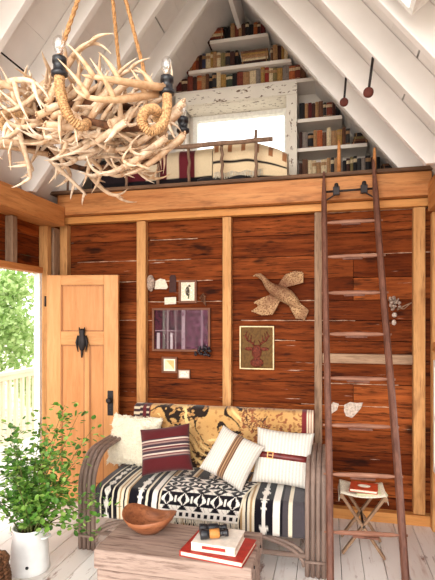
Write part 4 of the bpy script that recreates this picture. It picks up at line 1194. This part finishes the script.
def reflection_raw(u, v):  # reflection in the dark glass, painted as plum tones and pale streaks
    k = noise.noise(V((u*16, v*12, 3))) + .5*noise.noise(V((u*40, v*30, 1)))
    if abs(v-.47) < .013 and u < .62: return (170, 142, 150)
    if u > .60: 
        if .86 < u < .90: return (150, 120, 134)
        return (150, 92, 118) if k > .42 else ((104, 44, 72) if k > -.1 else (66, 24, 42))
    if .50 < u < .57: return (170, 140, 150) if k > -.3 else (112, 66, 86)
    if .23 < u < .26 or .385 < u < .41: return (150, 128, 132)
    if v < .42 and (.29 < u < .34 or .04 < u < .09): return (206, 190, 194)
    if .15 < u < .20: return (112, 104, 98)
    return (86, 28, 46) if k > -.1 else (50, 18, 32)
def reflection_col(u, v): return tuple(x*.82 for x in reflection_raw(u, v))
frame('framed_panel', 'wide dark-framed glazed picture in plum and pale streaks, middle of the wall group', 'picture', 152, 210, 308, 351.5, 2.2, M['framewood'], reflection_col, .03, True, 90)  # plum and pale streaks are the reflection painted onto the dark glass
def bird_col(u, v):
    if not (.12 < u < .88 and .10 < v < .90): return (226, 214, 190)
    d = ((u-.48)/.15)**2 + ((v-.52)/.26)**2
    if d < 1: return (60, 54, 46) if noise.noise(V((u*12, v*12, 0))) > -.15 else (110, 96, 76)
    if abs(u-.55-.2*(v-.2)) < .05 and v < .4: return (86, 94, 60)
    if ((u-.62)/.1)**2+((v-.80)/.06)**2 < 1: return (70, 60, 50)
    return (222, 210, 184)
frame('framed_print', 'small dark-framed print of a dark bird on cream paper', 'picture', 178.5, 196.5, 280, 303, 2.2, M['framewood'], bird_col, .018, True, 50)
def sand_col(u, v):
    if not (.1 < u < .9 and .1 < v < .9): return (236, 226, 206)
    return (216, 178, 116) if u+v*.9 > 1.0 else (236, 214, 172)
frame('framed_print', 'small square dark-framed picture in sand tones below the plum picture', 'picture', 161.5, 177, 357, 373, 2.0, M['framewood'], sand_col, .016, False, 30)  # the plum picture is the glass with the painted reflection
def pale_col(u, v): return (232, 218, 204) if (.12 < u < .88 and .15 < v < .85 and noise.noise(V((u*6, v*6, 2))) < .25) else (206, 184, 166)
frame('framed_print', 'tiny pale card in narrow frame, lowest of the wall group', 'picture', 177.5, 190, 369.5, 379, .9, M['framewood'], pale_col, .014, False, 30)
# deer picture with raised motif
t_, (x0, x1, z0, z1, ys) = frame('framed_panel', 'olive brown picture of a red-brown deer head in thin pale frame', 'picture', 239.5, 274, 326, 369.5, 1.3, M['gilt'], lambda u, v: (104, 74, 36) if noise.noise(V((u*14, v*14, 0))) > -.1 else (92, 64, 32), .02, False, 40)
M['deer'] = plain('red_brown_relief', (104, 48, 34), .7, .15, 0, .3, 60); M['deerd'] = plain('dark_red_relief', (84, 28, 24), .6, .2, 0, .2, 60)
def dp(u, v): return V((x0+(x1-x0)*u, ys-.004, z0+(z1-z0)*v))
bm = B()
def blob(c, r, sx, sz):
    ball(bm, dp(*c), r, (sx, .18, sz), 2)
blob((.5, .40), .045, 1, 1.35); blob((.50, .24), .030, 1, 1.2); blob((.5, .13), .05, 1.2, .8)
for s in (-1, 1): blob((.5+s*.24, .47), .03, 1.3, .55)
dh = obj('deer_head', bm, M['deer'], t_)
bm = B()
for s in (-1, 1):
    X = lambda q: .5+s*q
    tube(bm, [dp(X(.08), .54), dp(X(.16), .62), dp(X(.30), .68), dp(X(.36), .80), dp(X(.30), .90)], [.008, .008, .007, .006, .003], 6)
    for a, b in (((.20, .65), (.16, .82)), ((.30, .69), (.24, .86)), ((.12, .58), (.05, .70)), ((.33, .74), (.42, .80))):
        tube(bm, [dp(X(a[0]), a[1]), dp(X(b[0]), b[1])], [.006, .002], 6)
obj('deer_antlers', bm, M['deer'], t_)
bm = B()
for s in (-1, 1): ball(bm, dp(.5+s*.11, .44) + V((0, -.006, 0)), .008, (1.2, .5, .7), 1)
ball(bm, dp(.5, .20) + V((0, -.004, 0)), .012, (1.1, .5, .7), 1); obj('deer_eyes_and_nose', bm, M['deerd'], t_)

# cards, shell, hook, sprig, dark berries
def card(name, label, cat, pts_px, col, y=YP, th=.004):
    bm = B(); f = [at(px, py, y-th) for px, py in pts_px]; prism(bm, [(p.x, p.z) for p in f], y-th, y)
    return tag(obj(name, bm, col, None, .001), label, cat)
card('paper_card', 'small cream arched paper card pinned beside the left stud', 'card', [(154.5, 289), (155.5, 281), (160, 278.5), (165, 279.5), (168, 287), (166.5, 289)], M['canvas'])
card('paper_label', 'tiny cream paper label pinned under the arched card', 'card', [(164.5, 304.5), (164.5, 297.5), (176, 297), (176, 303.8)], M['canvas'])
bm = B(); c = at(150.5, 283, YP-.02); ball(bm, c, .05, (.75, .38, 1.45), 3)
for v in bm.verts: v.co += (v.co-c)*.16*noise.noise(v.co*40)
tag(obj('pale_shell', bm, M['stone']), 'pale grey rounded shell hanging against the left wall stud', 'shell')
card('dark_tin_plate', 'dark narrow plate nailed left of the bird print', 'plate', [(169, 292.5), (169.5, 277), (171, 275), (175, 275), (176, 278), (176, 292)], plain('dark_brown_tin', (62, 30, 24), .6, .3, .2), YP, .006)
bm = B()
a = at(206, 306, YP-.01)
for k in range(6):
    e = at(200+k*1.0, 294+abs(k-3)*1.3, YP-.012); tube(bm, [a, a.lerp(e, .5)+V((0, -.006, 0)), e], [.003, .003, .002], 5); ball(bm, e, .008, (1, .8, 1), 1)
tag(obj('dried_sprig', bm, M['bark']), 'small dark dried sprig above the corner of the plum picture', 'sprig')  # the plum picture is the glass with the painted reflection
bm = B(); rr = random.Random(3)
for k in range(30):
    p = at(rr.uniform(195, 211), rr.uniform(347, 355.5), YP-.042-rr.uniform(0, .02)); ball(bm, p, rr.uniform(.010, .015), (1, 1, 1), 2)
for k in range(6):
    p = at(198+k*2.2, 350, YP-.042); tube(bm, [at(208, 348, YP-.036), p], .003, 5)
tag(obj('berry_cluster', bm, plain('black_berries', (34, 24, 30), .4, .4)), 'cluster of black berries at the lower right corner of the plum picture', 'berries')  # the plum picture is the glass with the painted reflection
# dried bunch on the right with a white tag
q = thing('dried_flower_bunch', 'grey dried flower bunch on the wall right of the ladder', 'dried flowers', at(395, 305, YP))
bm = B(); rr = random.Random(8)
for k in range(34):
    p = at(rr.uniform(390, 400), rr.uniform(296, 310), YP-rr.uniform(.012, .05)); ball(bm, p, rr.uniform(.008, .016), (1, .8, 1), 1)
obj('flower_heads', bm, M['stone'], q)
bm = B(); tube(bm, [at(397, 310, YP-.03), at(405, 305.5, YP-.03), at(415, 301.5, YP-.025)], [.006, .005, .004], 6); tube(bm, [at(397, 308, YP-.03), at(404, 309, YP-.03), at(411, 303, YP-.03)], [.004, .004, .003], 6); obj('stalk', bm, M['old_stud'], q)
bm = B(); ball(bm, at(394.5, 315, YP-.03), .02, (1, .6, 1), 2); ball(bm, at(394, 322.5, YP-.028), .018, (1, .6, 1.3), 2); obj('white_tassel', bm, plain('off_white_tassel', (196, 178, 164), .9, .1, 0, .25, 80), q)

# patches of old white paper left on the boards under the loft
def patch(label, pts):
    card('torn_paper_patch', label, 'paper', pts, M['patch'], YW-.0042, .0012)
M['patch'] = plain('torn_white_paper', (196, 178, 164), .9, .1, 0, .2, 50)
patch('larger torn white paper patch on the boards between the ladder rails', [(344, 405), (350, 402), (357, 403), (363, 402.5), (361, 408), (357, 413), (352, 418), (346, 416), (344, 411)])
patch('smaller torn white paper patch by the left ladder rail', [(325, 416), (328, 409), (333, 402), (339, 404), (337, 410), (331, 414), (327, 419)])

# mounted pheasant
def ph(px, py, out=.06): return at(px, py, YP-out)
bm = B()
tube(bm, [ph(252.5, 276.5, .10), ph(256, 275, .10), ph(259.5, 275.5, .10), ph(264, 279, .095), ph(268, 285, .09), ph(274, 290, .085), ph(281, 293, .08), ph(288, 297, .075), ph(294, 302, .065), ph(299, 307, .055)],
     [.003, .011, .021, .022, .033, .050, .062, .060, .046, .022], 16)
def wing(root, tips, rw=.010):
    for tp, w in tips:
        a, b = V(root), V(tp); d = (b-a); n = 8
        s = V((0, 1, 0)).cross(d).normalized()
        pts = [a.lerp(b, i/n) + V((0, -.012*math.sin(PI*i/n), 0)) for i in range(n+1)]
        L = [bm.verts.new(p + s*w*(.35+.65*math.sin(PI*min(.93, .25+.7*i/n))) + V((0, -.004, 0))) for i, p in enumerate(pts)]
        Rr = [bm.verts.new(p - s*w*(.35+.65*math.sin(PI*min(.93, .25+.7*i/n))) + V((0, -.004, 0))) for i, p in enumerate(pts)]
        L2 = [bm.verts.new(v.co + V((0, .010, 0))) for v in L]; R2 = [bm.verts.new(v.co + V((0, .010, 0))) for v in Rr]
        for i in range(n):
            bm.faces.new((L[i], L[i+1], Rr[i+1], Rr[i])); bm.faces.new((L2[i], R2[i], R2[i+1], L2[i+1]))
            bm.faces.new((L[i], L2[i], L2[i+1], L[i+1])); bm.faces.new((Rr[i], Rr[i+1], R2[i+1], R2[i]))
        bm.faces.new((L[0], Rr[0], R2[0], L2[0])); bm.faces.new((L[-1], L2[-1], R2[-1], Rr[-1]))
wing(ph(279, 288, .075), [(ph(287 + 2.2*k, 272-.2*k + abs(k-4)*.5, .085-.004*k), .016) for k in range(8)])
wing(ph(280, 287, .08), [(ph(303.5, 273+2.2*k, .07), .014) for k in range(5)])
wing(ph(280, 297, .08), [(ph(251.5+2.5*k, 311.5+1.0*k - (k > 4)*(k-4)*1.2, .06+.003*k), .016) for k in range(9)])
wing(ph(276, 295, .08), [(ph(254+3.5*k, 303+2.2*k, .075), .018) for k in range(5)])
wing(ph(289, 297, .07), [(ph(306+.7*k, 317.5-1.6*k, .04), .014) for k in range(-2, 5)])
wing(ph(288, 299, .07), [(ph(297+2.6*k, 319, .045), .014) for k in range(4)])
bmesh.ops.recalc_face_normals(bm, faces=bm.faces[:])
o = obj('mounted_pheasant', bm, None)
o.data.materials.clear()
t = NT('pheasant_plumage'); v = t.coords((1, 1, 1))
vo = t.new('ShaderNodeTexVoronoi'); vo.inputs['Scale'].default_value = 85; t.link(v, vo.inputs['Vector'])
c = t.ramp(vo.outputs['Distance'], [(.18, (58, 36, 26)), (.34, (138, 98, 66)), (.6, (182, 146, 108))])
n_ = t.noise(v, 9, 3); c = t.mix(t.ramp(n_, [(.42, K0), (.62, (.6, .6, .6, 1))]), c, rgba((124, 86, 62)))
tc = t.new('ShaderNodeTexCoord'); vm = t.new('ShaderNodeVectorMath', operation='DISTANCE'); t.link(tc.outputs['Object'], vm.inputs[0])
pc = ph(279, 289, .06) - o.location; vm.inputs[1].default_value = pc
c = t.mix(t.ramp(vm.outputs['Value'], [(.05, (.75, .75, .75, 1)), (.15, K0)]), c, rgba((92, 48, 32)))
t.bump(vo.outputs['Distance'], .4, .004)
o.data.materials.append(t.done(c, .75, .2))
rm = o.modifiers.new('join', 'REMESH'); rm.mode = 'VOXEL'; rm.voxel_size = .0045; rm.use_smooth_shade = True
tag(o, 'brown speckled mounted pheasant with spread wings on the back wall', 'bird')

# ------------------------------------------------------------------ outside
bm = B(); box2(bm, (-60, -30, -.9), (40, 60, -.8)); struct('ground', bm, M['bounce_ground'])
sp = []; x = -3.95
while x < XL-.11: sp.append(((x, -.6, -.06), (min(x+.138, XL-.105), 7.2, -.02))); x += .142
planks('porch_floor', sp, M['porch'], 'y')
RX = -3.82
pr_ = thing('porch_railing', 'cream painted porch railing outside the open door', 'railing', (RX, 4.5, -.02))
bm = B(); box2(bm, (RX-.045, 1.5, .90), (RX+.045, 7.2, .945)); obj('handrail', bm, M['rail'], pr_, .006)
bm = B(); box2(bm, (RX-.025, 1.5, .84), (RX+.025, 7.2, .90)); obj('upper_rail', bm, M['rail'], pr_, .004)
bm = B(); box2(bm, (RX-.025, 1.5, .06), (RX+.025, 7.2, .13)); obj('lower_rail', bm, M['rail'], pr_, .004)
y = 3.4
while y < 7.1:
    bm = B(); box2(bm, (RX-.02, y, .13), (RX+.02, y+.045, .84)); obj('baluster', bm, M['rail'], pr_, .003); y += .125
for y in (1.6, 4.2, 7.1):
    bm = B(); box2(bm, (RX-.05, y-.05, -.02), (RX+.05, y+.05, 1.0)); obj('post', bm, M['rail'], pr_, .004)
def tree(x, y, h, rad, n, lab, pal, seed):
    rr = random.Random(seed); c = V((x, y, -.8)); tr = thing('tree', lab, 'tree', c)
    bm = B(); tube(bm, [c, c+V((.05, .1, h*.3)), c+V((-.05, .1, h*.6)), c+V((0, 0, h*.85))], [.16, .12, .08, .03], 8); obj('trunk', bm, M['bark'], tr)
    bm = B(); lc = []
    cl = [(c + V((rr.uniform(-rad, rad)*.75, rr.uniform(-rad, rad)*.75, h*rr.uniform(.12, .95))), rad*rr.uniform(.3, .55)) for _ in range(26)]
    for i in range(n):
        k, r_ = rr.choice(cl); d = V((rr.gauss(0, 1), rr.gauss(0, 1), rr.gauss(0, 1))).normalized()*r_*rr.random()**.4
        p = k+d; a = V((rr.gauss(0, 1), rr.gauss(0, 1), rr.gauss(0, 1))).normalized(); b = a.orthogonal().normalized(); s = rr.uniform(.05, .10)
        v = [bm.verts.new(p+a*s), bm.verts.new(p+b*s*.5), bm.verts.new(p-a*s), bm.verts.new(p-b*s*.5)]; bm.faces.new(v); lc += [rr.choice(pal)]*4
    o = obj('foliage', bm, M['tleaf'], tr, keep=1); colour(o, lambda i, c: lc[i])
P1 = [(150, 180, 110), (120, 156, 84), (176, 200, 134), (100, 136, 72)]; P2 = [(176, 200, 130), (196, 214, 152), (150, 182, 104)]; P3 = [(110, 146, 84), (140, 172, 100), (88, 122, 66)]
tree(-7.4, 8.9, 3.6, 1.2, 9000, 'pale green bushy tree beyond the porch railing, nearest the door edge', P2, 1)
tree(-6.7, 5.9, 3.7, 1.1, 9000, 'mid green leafy tree beyond the porch railing at the left frame edge', P1, 2)
tree(-10.5, 10.4, 4.8, 1.7, 9000, 'dark green taller tree behind the two porch trees', P3, 3)
tree(-5.7, 3.5, 3.0, .7, 4000, 'small green tree beyond the railing, just left of the picture edge', P1, 4)

# ------------------------------------------------------------------ light
w = bpy.data.worlds.new('sky'); S.world = w; w.use_nodes = True
bg = w.node_tree.nodes['Background']; bg.inputs[0].default_value = (1.0, .985, .96, 1); bg.inputs[1].default_value = 2.1
sl_ = bpy.data.lights.new('sun', 'SUN'); sl_.energy = 2.0; sl_.angle = math.radians(40); sl_.color = (1, .95, .88)
su = bpy.data.objects.new('sun', sl_); COL.objects.link(su)
su.rotation_euler = V((.08, 1.0, -.09)).to_track_quat('-Z', 'Y').to_euler()
S.view_settings.view_transform = 'Standard'; S.view_settings.look = 'None'; S.view_settings.gamma = 1; S.view_settings.use_curve_mapping = False
S.view_settings.exposure = .64
